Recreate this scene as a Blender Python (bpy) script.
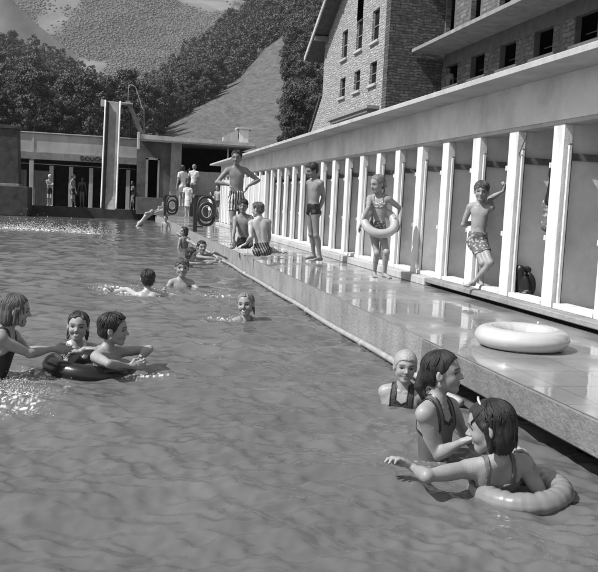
import bpy, math, random
import numpy as np
from mathutils import Vector, Matrix
random.seed(7); rng = np.random.default_rng(7)
for o in list(bpy.data.objects): bpy.data.objects.remove(o)
SC = bpy.context.scene; COL = SC.collection
PI = math.pi
# ------------------------------------------------------------------ camera geometry
F, CX, CY, H = 820.6, 299., 286., 1.28
_n = np.array([-100-CX, -(8500-CY), -F]); UP = -_n/np.linalg.norm(_n)
_y = np.array([113-CX, -(195-CY), -F]); _y = _y - UP*(_y@UP); _y /= np.linalg.norm(_y)
CAMM = np.array([np.cross(_y, UP), _y, UP])
CAMP = np.array([0, 0, H])
def ray(u, v): return CAMM @ np.array([(u-CX)/F, -(v-CY)/F, -1.])
def atz(u, v, z): d = ray(u, v); return CAMP + d*(z-H)/d[2]
def atx(u, v, x): d = ray(u, v); return CAMP + d*x/d[0]
def aty(u, v, y): d = ray(u, v); return CAMP + d*y/d[1]
def proj(p):
    c = CAMM.T @ (np.array(p, float)-CAMP); return CX-F*c[0]/c[2], CY+F*c[1]/c[2]
# ------------------------------------------------------------------ object helpers
def tag(o, label=None, cat=None, group=None, kind=None):
    if label: o['label'] = label
    if cat: o['category'] = cat
    if group: o['group'] = group
    if kind: o['kind'] = kind
    return o
def empty(name, loc, label=None, cat=None, group=None, kind=None):
    o = bpy.data.objects.new(name, None); COL.objects.link(o)
    o.location = tuple(float(c) for c in loc); o.empty_display_size = .1
    return tag(o, label, cat, group, kind)
def link(name, me, mat, parent=None):
    o = bpy.data.objects.new(name, me); COL.objects.link(o)
    if mat is not None and not me.materials: me.materials.append(mat)
    if parent is not None: o.parent = parent
    return o
def mesh_np(name, V, Fc, smooth=False):
    me = bpy.data.meshes.new(name)
    V = np.asarray(V, np.float32); Fc = np.asarray(Fc, np.int32)
    n = Fc.shape[1]
    me.vertices.add(len(V)); me.vertices.foreach_set('co', V.ravel())
    me.loops.add(Fc.size); me.loops.foreach_set('vertex_index', Fc.ravel())
    me.polygons.add(len(Fc))
    me.polygons.foreach_set('loop_start', np.arange(0, Fc.size, n, dtype=np.int32))
    if smooth: me.polygons.foreach_set('use_smooth', np.ones(len(Fc), bool))
    me.update(calc_edges=True); me.validate()
    return me
class MB:
    """collects boxes, prisms, tubes; build() links them as one mesh object"""
    def __init__(s): s.v = []; s.f = []; s.sm = []
    def add(s, V, Fs, sm=False):
        b = len(s.v); s.v += [tuple(float(c) for c in p) for p in V]
        s.f += [tuple(i+b for i in f) for f in Fs]; s.sm += [sm]*len(Fs); return s
    def box(s, x0, x1, y0, y1, z0, z1, bev=0):
        x0, x1 = sorted((x0, x1)); y0, y1 = sorted((y0, y1)); z0, z1 = sorted((z0, z1))
        if bev <= 0:
            V = [(x, y, z) for z in (z0, z1) for x, y in ((x0, y0), (x1, y0), (x1, y1), (x0, y1))]
            return s.add(V, [(3,2,1,0),(4,5,6,7),(0,1,5,4),(1,2,6,5),(2,3,7,6),(3,0,4,7)])
        b = min(bev, (x1-x0)*.45, (y1-y0)*.45, (z1-z0)*.45)
        V = []; R = []
        for z, i in ((z0, b), (z0+b, 0), (z1-b, 0), (z1, b)):
            c = b*.999 if i == 0 else b
            pts = [(x0+c+i*0, y0+i), (x1-c, y0+i), (x1-i, y0+c), (x1-i, y1-c), (x1-c, y1-i), (x0+c, y1-i), (x0+i, y1-c), (x0+i, y0+c)]
            R.append(len(V)); V += [(x, y, z) for x, y in pts]
        Fs = [tuple(range(7, -1, -1)), tuple(R[3]+k for k in range(8))]
        for a in range(3):
            for k in range(8):
                Fs.append((R[a]+k, R[a]+(k+1) % 8, R[a+1]+(k+1) % 8, R[a+1]+k))
        return s.add(V, Fs)
    def hexa(s, P):  # 8 points: bottom 4 ccw, top 4 ccw
        return s.add(P, [(3,2,1,0),(4,5,6,7),(0,1,5,4),(1,2,6,5),(2,3,7,6),(3,0,4,7)])
    def tube(s, pts, r, n=10, closed=False, cap=True):
        pts = [np.array(p, float) for p in pts]; N = len(pts)
        rr = r if hasattr(r, '__len__') else [r]*N
        V = []; prev = None
        for i, p in enumerate(pts):
            a = pts[(i-1) % N] if (closed or i > 0) else p
            b = pts[(i+1) % N] if (closed or i < N-1) else p
            t = b-a; t /= (np.linalg.norm(t)+1e-12)
            if prev is None:
                h = np.array([0, 0, 1.]) if abs(t[2]) < .9 else np.array([1., 0, 0])
                u = np.cross(t, h)
            else: u = prev - t*(prev@t)
            u /= np.linalg.norm(u)+1e-12; prev = u; w = np.cross(t, u)
            for k in range(n):
                an = 2*PI*k/n; V.append(p + rr[i]*(math.cos(an)*u+math.sin(an)*w))
        Fs = []
        for i in range(N if closed else N-1):
            for k in range(n):
                Fs.append((i*n+k, i*n+(k+1) % n, ((i+1) % N)*n+(k+1) % n, ((i+1) % N)*n+k))
        if cap and not closed:
            Fs.append(tuple(range(n-1, -1, -1))); Fs.append(tuple((N-1)*n+k for k in range(n)))
        return s.add(V, Fs, True)
    def build(s, name, mat, parent=None, label=None, cat=None, group=None, kind=None, org=None):
        me = bpy.data.meshes.new(name)
        V = np.array(s.v)
        if org is None and parent is not None: org = parent_world(parent)
        if org is not None: V = V - np.array(org)
        me.from_pydata([tuple(p) for p in V], [], s.f); me.update()
        me.polygons.foreach_set('use_smooth', s.sm); me.update()
        o = link(name, me, mat, parent)
        if parent is None and org is not None: o.location = tuple(float(c) for c in org)
        return tag(o, label, cat, group, kind)
def parent_world(p):
    t = np.zeros(3)
    while p is not None: t += np.array(p.location); p = p.parent
    return t
def copy_tree(o, parent=None):
    c = o.copy(); COL.objects.link(c)
    if parent is not None: c.parent = parent
    for ch in o.children: copy_tree(ch, c)
    return c
# ------------------------------------------------------------------ materials (the photograph is black and white: neutral greys)
def mat(name, base=.4, rough=.7, var=.12, scale=4., spec=.4, bump=.15, bscale=None, detail=6, build=None, coat=0):
    m = bpy.data.materials.new(name); m.use_nodes = True
    nt = m.node_tree; N = nt.nodes; L = nt.links
    b = N['Principled BSDF']; b.inputs['Roughness'].default_value = rough
    b.inputs['Specular IOR Level'].default_value = spec
    if coat: b.inputs['Coat Weight'].default_value = coat; b.inputs['Coat Roughness'].default_value = .08
    tc = N.new('ShaderNodeTexCoord'); 
    gm = N.new('ShaderNodeNewGeometry')
    no = N.new('ShaderNodeTexNoise'); no.inputs['Scale'].default_value = scale; no.inputs['Detail'].default_value = detail
    no.inputs['Roughness'].default_value = .62
    L.new(gm.outputs['Position'], no.inputs['Vector'])
    cr = N.new('ShaderNodeValToRGB')
    lo, hi = base*(1-var*1.6), base*(1+var*1.6)
    cr.color_ramp.elements[0].position = .28; cr.color_ramp.elements[1].position = .72
    cr.color_ramp.elements[0].color = (lo, lo, lo, 1); cr.color_ramp.elements[1].color = (hi, hi, hi, 1)
    L.new(no.outputs['Fac'], cr.inputs['Fac']); L.new(cr.outputs['Color'], b.inputs['Base Color'])
    if bump:
        n2 = N.new('ShaderNodeTexNoise'); n2.inputs['Scale'].default_value = bscale or scale*12; n2.inputs['Detail'].default_value = 5
        L.new(gm.outputs['Position'], n2.inputs['Vector'])
        bp = N.new('ShaderNodeBump'); bp.inputs['Strength'].default_value = bump; bp.inputs['Distance'].default_value = .02
        L.new(n2.outputs['Fac'], bp.inputs['Height']); L.new(bp.outputs['Normal'], b.inputs['Normal'])
    if build: build(nt, N, L, b, cr, gm, no)
    return m
def math_node(N, L, op, a, b=None, clamp=False):
    n = N.new('ShaderNodeMath'); n.operation = op; n.use_clamp = clamp
    for i, x in enumerate((a, b)):
        if x is None: continue
        if isinstance(x, (int, float)): n.inputs[i].default_value = x
        else: L.new(x, n.inputs[i])
    return n.outputs[0]
def mixc(N, L, fac, a, b, mode='MIX'):
    n = N.new('ShaderNodeMixRGB'); n.blend_type = mode
    for i, x in enumerate((fac, a, b)):
        if isinstance(x, (int, float)): n.inputs[i].default_value = x if i == 0 else (x, x, x, 1)
        else: L.new(x, n.inputs[i])
    return n.outputs[0]
def ramp(N, L, src, p0, c0, p1, c1):
    r = N.new('ShaderNodeMapRange'); r.inputs['From Min'].default_value = p0; r.inputs['From Max'].default_value = p1
    r.inputs['To Min'].default_value = c0; r.inputs['To Max'].default_value = c1; r.clamp = True
    L.new(src, r.inputs['Value']); return r.outputs['Result']
def stains(amount=.35, zs=.6, xs=5.):
    """vertical run-down dirt streaks and blotches"""
    def f(nt, N, L, b, cr, gm, no):
        mp = N.new('ShaderNodeMapping'); mp.inputs['Scale'].default_value = (xs, xs, zs)
        L.new(gm.outputs['Position'], mp.inputs['Vector'])
        n = N.new('ShaderNodeTexNoise'); n.inputs['Scale'].default_value = 1.; n.inputs['Detail'].default_value = 8; n.inputs['Roughness'].default_value = .7
        L.new(mp.outputs[0], n.inputs['Vector'])
        fac = ramp(N, L, n.outputs['Fac'], .48, 0, .75, amount)
        L.new(mixc(N, L, fac, cr.outputs['Color'], .06), b.inputs['Base Color'])
    return f
def brick(scale=1, dark=.09, c1=.3, c2=.2, bw=.42, bh=.13, axis='x', stain=.3):
    def f(nt, N, L, b, cr, gm, no):
        sx = N.new('ShaderNodeSeparateXYZ'); L.new(gm.outputs['Position'], sx.inputs[0])
        cb = N.new('ShaderNodeCombineXYZ')
        nz = N.new('ShaderNodeTexNoise'); nz.inputs['Scale'].default_value = 3.2; nz.inputs['Detail'].default_value = 6
        L.new(gm.outputs['Position'], nz.inputs['Vector'])
        wob = math_node(N, L, 'MULTIPLY', nz.outputs['Fac'], .2)
        L.new(math_node(N, L, 'ADD', sx.outputs['Y' if axis == 'x' else 'X'], wob), cb.inputs[0])
        L.new(math_node(N, L, 'ADD', sx.outputs['Z'], wob), cb.inputs[1])
        t = N.new('ShaderNodeTexBrick'); L.new(cb.outputs[0], t.inputs['Vector'])
        t.inputs['Scale'].default_value = scale
        t.inputs['Brick Width'].default_value = bw; t.inputs['Row Height'].default_value = bh
        t.inputs['Mortar Size'].default_value = .016; t.inputs['Mortar Smooth'].default_value = .3; t.inputs['Bias'].default_value = 0
        t.inputs['Color1'].default_value = (c1, c1, c1, 1); t.inputs['Color2'].default_value = (c2, c2, c2, 1)
        t.inputs['Mortar'].default_value = (dark, dark, dark, 1); t.offset_frequency = 2; t.squash = 1.5; t.squash_frequency = 3
        v = mixc(N, L, .8, t.outputs['Color'], cr.outputs['Color'], 'MULTIPLY')
        g = N.new('ShaderNodeGamma'); g.inputs[1].default_value = 1.; L.new(v, g.inputs[0])
        L.new(v, b.inputs['Base Color'])
        bp = N.new('ShaderNodeBump'); bp.inputs['Strength'].default_value = .9; bp.inputs['Distance'].default_value = .04
        hgt = mixc(N, L, .35, t.outputs['Fac'], no.outputs['Fac'])
        inv = math_node(N, L, 'SUBTRACT', 1., hgt)
        L.new(inv, bp.inputs['Height']); L.new(bp.outputs['Normal'], b.inputs['Normal'])
    return f
def tone_attr(attr='tone'):
    def f(nt, N, L, b, cr, gm, no):
        a = N.new('ShaderNodeAttribute'); a.attribute_name = attr
        L.new(mixc(N, L, 1., cr.outputs['Color'], a.outputs['Color'], 'MULTIPLY'), b.inputs['Base Color'])
    return f
# ------------------------------------------------------------------ numpy noise
_perm = rng.permutation(4096); _grad = rng.normal(size=(4096, 3)); _grad /= np.linalg.norm(_grad, axis=1)[:, None]
def pnoise(x, y, z=0.):
    x, y, z = np.broadcast_arrays(np.asarray(x, float), y, z)
    xi, yi, zi = np.floor(x).astype(int), np.floor(y).astype(int), np.floor(z).astype(int)
    xf, yf, zf = x-xi, y-yi, z-zi
    u, v, w = [t*t*t*(t*(t*6-15)+10) for t in (xf, yf, zf)]
    out = 0
    for dx in (0, 1):
        for dy in (0, 1):
            for dz in (0, 1):
                g = _grad[_perm[(_perm[(_perm[(xi+dx) & 4095]+yi+dy) & 4095]+zi+dz) & 4095]]
                d = g[..., 0]*(xf-dx)+g[..., 1]*(yf-dy)+g[..., 2]*(zf-dz)
                out = out + d*(u if dx else 1-u)*(v if dy else 1-v)*(w if dz else 1-w)
    return out
def fbm(x, y, z=0., o=4):
    s = 0; a = 1.; f = 1.
    for i in range(o): s = s + a*pnoise(x*f+i*17.3, y*f-i*9.1, np.asarray(z)*f); a *= .5; f *= 2.03
    return s
# ------------------------------------------------------------------ signed-distance modelling, turned to a mesh by surface nets
def nrm(v): v = np.asarray(v, float); return v/(np.linalg.norm(v)+1e-12)
def frame(fwd, up):
    """columns right, forward, up"""
    u = nrm(up); f = np.asarray(fwd, float); f = nrm(f-u*(f@u)); return np.array([np.cross(f, u), f, u]).T
def cone(a, b, ra, rb):
    a = np.asarray(a, float); b = np.asarray(b, float); ba = b-a; L2 = ba@ba+1e-12
    def fn(X, Y, Z):
        px, py, pz = X-a[0], Y-a[1], Z-a[2]
        t = np.clip((px*ba[0]+py*ba[1]+pz*ba[2])/L2, 0, 1)
        return np.sqrt((px-ba[0]*t)**2+(py-ba[1]*t)**2+(pz-ba[2]*t)**2)-(ra+(rb-ra)*t)
    m = max(ra, rb); return fn, np.minimum(a, b)-m, np.maximum(a, b)+m
def ell(c, r, M=None):
    c = np.asarray(c, float); r = np.asarray(r, float); M = np.eye(3) if M is None else M
    def fn(X, Y, Z):
        px, py, pz = X-c[0], Y-c[1], Z-c[2]
        q = [(px*M[0, i]+py*M[1, i]+pz*M[2, i]) for i in range(3)]
        k0 = np.sqrt(sum((q[i]/r[i])**2 for i in range(3)))+1e-9
        k1 = np.sqrt(sum((q[i]/r[i]**2)**2 for i in range(3)))+1e-9
        return k0*(k0-1)/k1
    e = np.sqrt(((M*r)**2).sum(1)); return fn, c-e, c+e
def sph(c, r): return cone(c, c, r, r)
class Sdf:
    def __init__(s, vox): s.vox = vox; s.ops = []
    def add(s, p, k=.02, off=0.): s.ops.append((p, k, 1, off)); return s
    def sub(s, p, k=.01): s.ops.append((p, k, -1, 0.)); return s
    def mesh(s, clip=None, disp=None, zmin=None):
        vx = s.vox
        A = [o for o in s.ops if o[2] > 0]
        lo = np.min([o[0][1]-o[3] for o in A], 0)-3*vx; hi = np.max([o[0][2]+o[3] for o in A], 0)+3*vx
        if zmin is not None: lo[2] = max(lo[2], zmin-3*vx)
        n = np.ceil((hi-lo)/vx).astype(int)+1
        ax = [lo[i]+np.arange(n[i])*vx for i in range(3)]
        D = np.full(n, 1.0, np.float32)
        for (fn, l, h), k, sg, off in s.ops:
            m = k+off+3*vx
            i0 = np.maximum(np.floor((l-m-lo)/vx).astype(int), 0); i1 = np.minimum(np.ceil((h+m-lo)/vx).astype(int)+1, n)
            if (i1 <= i0).any(): continue
            X = ax[0][i0[0]:i1[0], None, None]; Y = ax[1][None, i0[1]:i1[1], None]; Z = ax[2][None, None, i0[2]:i1[2]]
            d = (fn(X, Y, Z)-off).astype(np.float32)
            sl = tuple(slice(i0[i], i1[i]) for i in range(3)); a = D[sl]
            if sg > 0:
                hh = np.maximum(k-np.abs(a-d), 0)/max(k, 1e-6); D[sl] = np.minimum(a, d)-hh*hh*k*.25
            else:
                d = -d; hh = np.maximum(k-np.abs(a-d), 0)/max(k, 1e-6); D[sl] = np.maximum(a, d)+hh*hh*k*.25
        X = ax[0][:, None, None]; Y = ax[1][None, :, None]; Z = ax[2][None, None, :]
        if disp is not None: D = D + disp(X, Y, Z, D)
        if clip is not None: D = np.maximum(D, clip(X, Y, Z))
        if zmin is not None: D = np.maximum(D, zmin-Z)
        D[0] = D[-1] = .5; D[:, 0] = D[:, -1] = .5; D[:, :, 0] = D[:, :, -1] = .5
        return nets(D, lo, vx)
def nets(D, lo, vx):
    n = np.array(D.shape); I = D < 0
    c = np.zeros(n-1, np.uint8)
    for dx in (0, 1):
        for dy in (0, 1):
            for dz in (0, 1): c += I[dx:n[0]-1+dx, dy:n[1]-1+dy, dz:n[2]-1+dz]
    act = (c > 0) & (c < 8); idx = np.full(n-1, -1, np.int64); ijk = np.argwhere(act); idx[act] = np.arange(len(ijk))
    if len(ijk) == 0: return np.zeros((0, 3)), np.zeros((0, 4), int)
    acc = np.zeros((len(ijk), 3)); cnt = np.zeros(len(ijk))
    cor = [(a, b, e) for a in (0, 1) for b in (0, 1) for e in (0, 1)]
    for a in cor:
        for axx in range(3):
            if a[axx]: continue
            b = list(a); b[axx] = 1
            A = D[tuple((ijk+a).T)]; B = D[tuple((ijk+b).T)]
            cr = (A < 0) != (B < 0); t = np.where(cr, A/(A-B+1e-12*(A == B)), 0)
            p = np.tile(np.array(a, float), (len(ijk), 1)); p[:, axx] += t
            acc += p*cr[:, None]; cnt += cr
    V = lo+(ijk+acc/cnt[:, None])*vx
    Q = []
    for axx in range(3):
        o1, o2 = [(1, 2), (2, 0), (0, 1)][axx]
        sl0 = [slice(1, m-1) for m in n]; sl1 = list(sl0); sl0[axx] = slice(0, n[axx]-1); sl1[axx] = slice(1, n[axx])
        A = I[tuple(sl0)]; B = I[tuple(sl1)]
        base = np.array([1, 1, 1]); base[axx] = 0
        for flip, m in ((0, A & ~B), (1, ~A & B)):
            e = np.argwhere(m)+base
            if not len(e): continue
            d1 = np.zeros(3, int); d1[o1] = 1; d2 = np.zeros(3, int); d2[o2] = 1
            q = [idx[tuple((e-d1-d2).T)], idx[tuple((e-d2).T)], idx[tuple(e.T)], idx[tuple((e-d1).T)]]
            if flip: q = q[::-1]
            Q.append(np.stack(q, 1))
    return V, np.concatenate(Q)
# ------------------------------------------------------------------ people
FAR_HANDS = .010
def twobone(a, target, l1, l2, pole):
    a = np.asarray(a, float); v = np.asarray(target, float)-a; d = min(max(np.linalg.norm(v), abs(l1-l2)+.01), (l1+l2)*.998); u = nrm(v)
    p = np.asarray(pole, float)-a; p = p-u*(p@u); p = nrm(p)
    c = (l1*l1+d*d-l2*l2)/(2*l1*d); c = max(-1, min(1, c)); s = math.sqrt(1-c*c)
    k = a+l1*(c*u+s*p); return k, a+u*d
def hand(S, w, d, pn, side, L, curl=.25, spread=.12, mr=0., flat=1., thumb=.5):
    d = nrm(d); pn = np.asarray(pn, float); pn = nrm(pn-d*(pn@d)); t = np.cross(d, pn)*side
    M = np.array([t, pn, d]).T; k = .006
    S.add(ell(w+d*.27*L, (.2*L, max(.085*L, mr), .3*L), M), .012)
    S.add(cone(w-d*.05*L, w+d*.2*L, max(.11*L, mr), max(.12*L, mr)), .012)
    for i, (off, ln) in enumerate(((.155, .44), (.053, .5), (-.05, .47), (-.145, .36))):
        b = w+d*(.5-.04*abs(i-1))*L+t*off*L; dd = nrm(d+t*off*spread*6)
        cu = curl*(1+.12*i); seg = ln*L*np.array([.45, .31, .24]); r = .062*L*(.86 if i == 3 else 1)
        p = b-d*.05*L
        for j in range(3):
            an = cu*(j+.6); q = p+seg[j]*(dd*math.cos(an)+pn*math.sin(an))
            S.add(cone(p, q, max(r*(1-.1*j), mr), max(r*(.9-.1*j), mr)), k if j else .008); p = q
    p = w+d*.12*L+t*.13*L; q = p+L*.2*nrm(d*.75+t*(.35+thumb)+pn*.25); S.add(cone(p, q, max(.085*L, mr), max(.07*L, mr)), .012)
    q2 = q+L*.18*nrm(d+t*.15*thumb+pn*.35); S.add(cone(q, q2, max(.068*L, mr), max(.055*L, mr)), k)
    q3 = q2+L*.08*nrm(d+pn*.3); S.add(cone(q2, q3, max(.058*L, mr), max(.045*L, mr)), k)
def person(label, Y, head, h, face=0, hy=None, hp=0, hr=0, cface=None, hip=None, neck=None, R=None, L=None, RL=None, LL=None,
           vox=.006, hh=None, slim=.85, skin='skin', hair='short', hmat='hair_dark', wear=(), zclip=-.4, group=None, smile=0,
           ground=None, anchor=None, curl=.3, legs=True, look=0, gaze=0, waist=None, eyes=True, Rc=None, Lc=None, Rp=None, Lp=None, hn=0.):
    hh = hh or .156*h; cf = face if cface is None else cface; hy = face if hy is None else hy
    def T(p, dz=0): return aty(p[0], p[1], Y+(p[2] if len(p) > 2 else 0))
    C = T(head); cam = CAMP-C; cam[2] = 0; cam = nrm(cam); rt = np.cross(-cam, [0, 0, 1.])
    fv = lambda a: cam*math.cos(math.radians(a))+rt*math.sin(math.radians(a))
    f0 = fv(hy); pr, rr = math.radians(hp), math.radians(hr)
    hf = f0*math.cos(pr)+np.array([0, 0, math.sin(pr)]); up0 = np.array([0, 0, 1.]); rgt = np.cross(hf, up0)
    hu = nrm(np.cross(rgt, hf)); hu = hu*math.cos(rr)+nrm(rgt)*math.sin(rr)
    HM = frame(hf, hu); 
    O = C-HM@np.array([0, .03, .5])*hh
    W = lambda x, y, z: O+HM@np.array([x, y, z])*hh
    pivot = W(0, -.1, .2)
    nd = np.array([0, 0, 1.])+fv(cf)*.25 if neck is None else np.asarray(neck, float)
    Nk = pivot-nrm(nd)*(.052*h+hn)
    if hip is None: sp = np.array([0, 0, 1.])
    elif len(hip) == 4: sp = nrm(-np.asarray(hip[:3], float))     # (dx,dy,dz,'v') world direction from neck to hip
    else: sp = nrm(Nk-T(hip))
    f1 = fv(cf); TM = frame(f1, sp); l, f, s = TM.T
    fp = fv(face); sp0 = sp if waist is None else nrm(waist)
    Wst = Nk-s*.2*h; P = Wst-sp0*.105*h; PM = frame(fp, sp0); pl, pf, ps = PM.T
    g = slim*h; S = Sdf(vox); mr = vox*.72
    body = []
    def B(p, k=.03): S.add(p, k*h/1.5); body.append((p, k*h/1.5))
    B(ell(P+ps*.01*h, (.088*g, .064*g, .07*h), PM)); 
    B(ell(Wst-ps*.02*h, (.074*g, .054*g, .09*h), PM), .05)
    B(ell(Wst+s*.075*h, (.087*g, .061*g, .105*h), TM), .05)
    for q in (-1, 1):
        B(sph(P+pl*.042*g*q-pf*.032*g-ps*.035*h, .052*g), .03)
        B(ell(Nk-s*.085*h+l*.042*g*q+f*.031*g, (.048*g, .022*g, .034*h), TM), .03)
        B(ell(Nk-s*.075*h+l*.05*g*q-f*.036*g, (.036*g, .021*g, .05*h), TM), .02)
        B(cone(Nk-s*.005*h-f*.012*g, Nk-s*.028*h+l*q*.08*g-f*.006*g, .03*g, .026*g), .03)
    B(cone(Nk-s*.045*h-l*.07*g, Nk-s*.045*h+l*.07*g, .036*g, .036*g), .04)
    S.sub(cone(Nk-s*.06*h-f*.066*g, P+s*.03*h-f*.07*g, .007*g, .008*g), .02*h)
    if vox < .009: S.sub(sph(Wst-s*.015*h+f*.06*g, .007*g), .008)
    # neck and head
    S.add(cone(Nk-s*.01*h, pivot, .033*g, .031*g), .03*h/1.5)
    S.add(cone(pivot, W(0, -.07, .42), .031*g, .25*hh), .02)
    a = hh
    for q in (-1, 1):     # collar bones
        if vox < .007: S.add(cone(Nk-s*.03*h+l*q*.012*h+f*.035*g, Nk-s*.02*h+l*q*.075*g+f*.02*g, .006*g, .006*g), .012)
    S.add(ell(W(0, -.05, .62), (.345*a, .43*a, .375*a), HM), .01)
    S.add(ell(W(0, .1, .4), (.262*a, .27*a, .35*a), HM), .12*a)
    S.add(sph(W(0, .25, .09), .075*a), .12*a)
    for q in (-1, 1):
        S.add(cone(W(q*.05, .24, .09), W(q*.215, -.02, .24), .07*a, .075*a), .1*a)
        S.add(sph(W(q*.15, .2, .34), .115*a), .08*a)
        S.add(cone(W(q*.04, .335, .575), W(q*.19, .26, .575), .04*a, .035*a), .08*a)
    fine = a/vox > 20
    for q in (-1, 1):
        S.sub(ell(W(q*.15, .4, .488), (.085*a, .1*a, .058*a), HM), .06*a)
    S.add(cone(W(0, .34, .53), W(0, .44, .375), .026*a, .048*a), .05*a)
    for q in (-1, 1): S.add(sph(W(q*.045, .39, .355), .034*a), .03*a)
    if fine:
        for q in (-1, 1):
            S.add(cone(W(q*.08, .325, .518), W(q*.195, .283, .512), .021*a, .018*a), .015*a)
            S.add(cone(W(q*.085, .318, .452), W(q*.19, .28, .457), .019*a, .016*a), .02*a)
            if smile: S.add(sph(W(q*.17, .25, .34), .085*a), .06*a)
            else: S.add(cone(W(q*.10, .315, .25+.03*smile), W(q*.02, .362, .258), .02*a, .024*a), .03*a)
        S.add(cone(W(-.04, .335, .17), W(.04, .335, .17), .03*a, .03*a), .04*a) if smile else S.add(cone(W(-.05, .352, .195), W(.05, .352, .195), .026*a, .026*a), .035*a)
        if smile:
            for q in (-1, 1): S.sub(cone(W(q*.045, .365, .228), W(q*.125, .315, .262), .027*a, .014*a), .006*a)
            S.sub(cone(W(-.045, .365, .228), W(.045, .365, .228), .027*a, .027*a), .006*a)
        else: S.sub(cone(W(-.09, .372, .226), W(.09, .372, .226), .007*a, .007*a), .012*a)
    for q in (-1, 1):     # ears
        EM = HM@np.array([[math.cos(q*.35), -math.sin(q*.35), 0], [math.sin(q*.35), math.cos(q*.35), 0], [0, 0, 1]])
        S.add(ell(W(q*.345, -.04, .45), (.04*a, .085*a, .13*a), EM), .02*a)
        S.sub(ell(W(q*.385, -.01, .47), (.025*a, .045*a, .075*a), EM), .02*a)
    # arms
    ends = {}
    ul, fl_ = .168*h, .142*h
    for nm, q, spec, cc, pn0 in (('R', 1, R, Rc, Rp), ('L', -1, L, Lc, Lp)):
        sh = Nk-s*.04*h+l*q*.108*g
        if spec is None: spec = ['rest']
        if spec[0] == 'rest': e = sh+nrm(-s+l*q*.22-f*.05)*ul; w = e+nrm(-s+l*q*.05+f*.28)*fl_; hd = w-e
        elif spec[0] == 'ik':      # target, pole
            tgt = np.asarray(spec[1], float) if len(spec[1]) == 4 else T(spec[1]); tgt = tgt[:3]
            pole = sh+np.asarray(spec[2], float)
            e, w = twobone(sh, tgt, ul, fl_, pole); hd = w-e if len(spec) < 4 else np.asarray(spec[3], float)
        else:
            e, w = twobone(sh, T(spec[1]), ul, fl_, T(spec[0]))
            hd = w-e if len(spec) < 3 else (np.asarray(spec[2][:3]) if len(spec[2]) == 4 else T(spec[2])-w)
        S.add(sph(sh, .034*g), .03*h/1.5)
        S.add(cone(sh+(e-sh)*.1, e, .031*g, .0225*g), .03*h/1.5)
        S.add(ell(sh+(e-sh)*.45, (.028*g, .028*g, .07*h), frame([.3, .5, .1], e-sh)), .02)
        S.add(cone(e, w, .0235*g, max(.0155*g, mr)), .012)
        S.add(ell(e+(w-e)*.28, (.0265*g, .0245*g, .055*h), frame([.3, .5, .1], w-e)), .02)
        pn = (-l*q+f*.1) if pn0 is None else np.asarray(pn0, float)
        hand(S, w+nrm(hd)*.01*h, hd, pn, q, .105*h, curl if cc is None else cc, mr=mr)
        ends[nm] = (sh, e, w)
    # legs
    thl, snl = .238*h, .236*h; joints = {}
    if legs:
        for nm, q, spec in (('R', 1, RL), ('L', -1, LL)):
            hp_ = P-ps*.03*h+pl*q*.05*g
            if spec is None: kn = hp_+nrm(-ps+pl*q*.05+pf*.05)*thl; an = kn+nrm(-ps-pf*.05)*snl; toe = pf
            elif spec[0] == 'ik':
                tgt = np.asarray(spec[1], float)[:3]; kn, an = twobone(hp_, tgt, thl, snl, hp_+np.asarray(spec[2], float)); toe = np.asarray(spec[3], float)
            else:
                kn = hp_+nrm((np.asarray(spec[0][:3]) if len(spec[0]) == 4 else T(spec[0])-hp_))*thl
                an = kn+nrm((np.asarray(spec[1][:3]) if len(spec[1]) == 4 else T(spec[1])-kn))*snl
                toe = np.asarray(spec[2], float)
            S.add(cone(hp_+(kn-hp_)*.06, kn, .054*g, .033*g), .04*h/1.5)
            S.add(sph(kn+nrm(toe)*.004*h, .0345*g), .02)
            S.add(cone(kn, an, .032*g, .0215*g), .015)
            bk = nrm(-np.asarray(toe, float)); ax_ = nrm(an-kn); bk = nrm(bk-ax_*(bk@ax_))
            S.add(ell(kn+(an-kn)*.3+bk*.012*h, (.03*g, .03*g, .075*h), frame(bk, an-kn)), .02)
            t = nrm(toe); 
            S.add(cone(an-t*.015*h-ax_*0+np.array([0, 0, -.012*h]) if abs(t[2]) < .5 else an, an+t*.02*h+ax_*.012*h, .021*g, .021*g), .02)
            ball = an+t*.088*h+(np.array([0, 0, -.022*h]) if abs(t[2]) < .5 else ax_*.022*h*0)
            S.add(cone(an+t*.01*h, ball, .022*g, .0155*g), .02)
            sd = nrm(np.cross(t, [0, 0, 1.]) if abs(t[2]) < .9 else pl)
            S.add(cone(ball-sd*.014*h, ball+sd*.014*h, .0145*g, .0145*g), .015)
            for j in range(5):
                if vox > .009: break
                tp = ball+sd*q*(-.02+.01*j)*h; rr_ = (.0105 if j == 0 else .0075)*g
                S.add(cone(tp, tp+t*(.026-.004*j)*h, rr_, rr_), .006)
            joints[nm] = (hp_, kn, an)
    zc = zclip
    V, Q = S.mesh(zmin=zc)
    root = empty('person', (Wst[0], Wst[1], max(0, V[:, 2].min())), label, 'person', group)
    org = parent_world(root)
    me = mesh_np('body', V-org, Q, True)
    # pigment: lips, brows
    U = ((V-O)@HM)/hh
    tone = np.ones(len(V))
    def dab(c, r, t, soft=.35):
        nonlocal tone
        k = np.sqrt((((U-np.array(c))/np.array(r))**2).sum(1)); m = np.clip((1+soft-k)/soft, 0, 1); tone = tone*(1-m)+t*m
    dk = .6 if a < .16 or not fine else .6
    dab((0, .4, .2-.025*smile), (.085, .1, .03), .6)
    dab((0, .4, .258+.01*smile), (.11, .1, .02), .6)
    for q in (-1, 1):
        for e_ in (.08, .14, .2): dab((q*e_, .34, .6-.12*abs(e_-.13)), (.045, .1, .018), .28)
        for e_ in (.09, .14, .19): dab((q*e_, .33, .515), (.035, .08, .012), .25)
        dab((q*.14, .33, .49), (.075, .09, .03), .55)
    if look: pass
    at = me.color_attributes.new('tone', 'FLOAT_COLOR', 'POINT')
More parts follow.
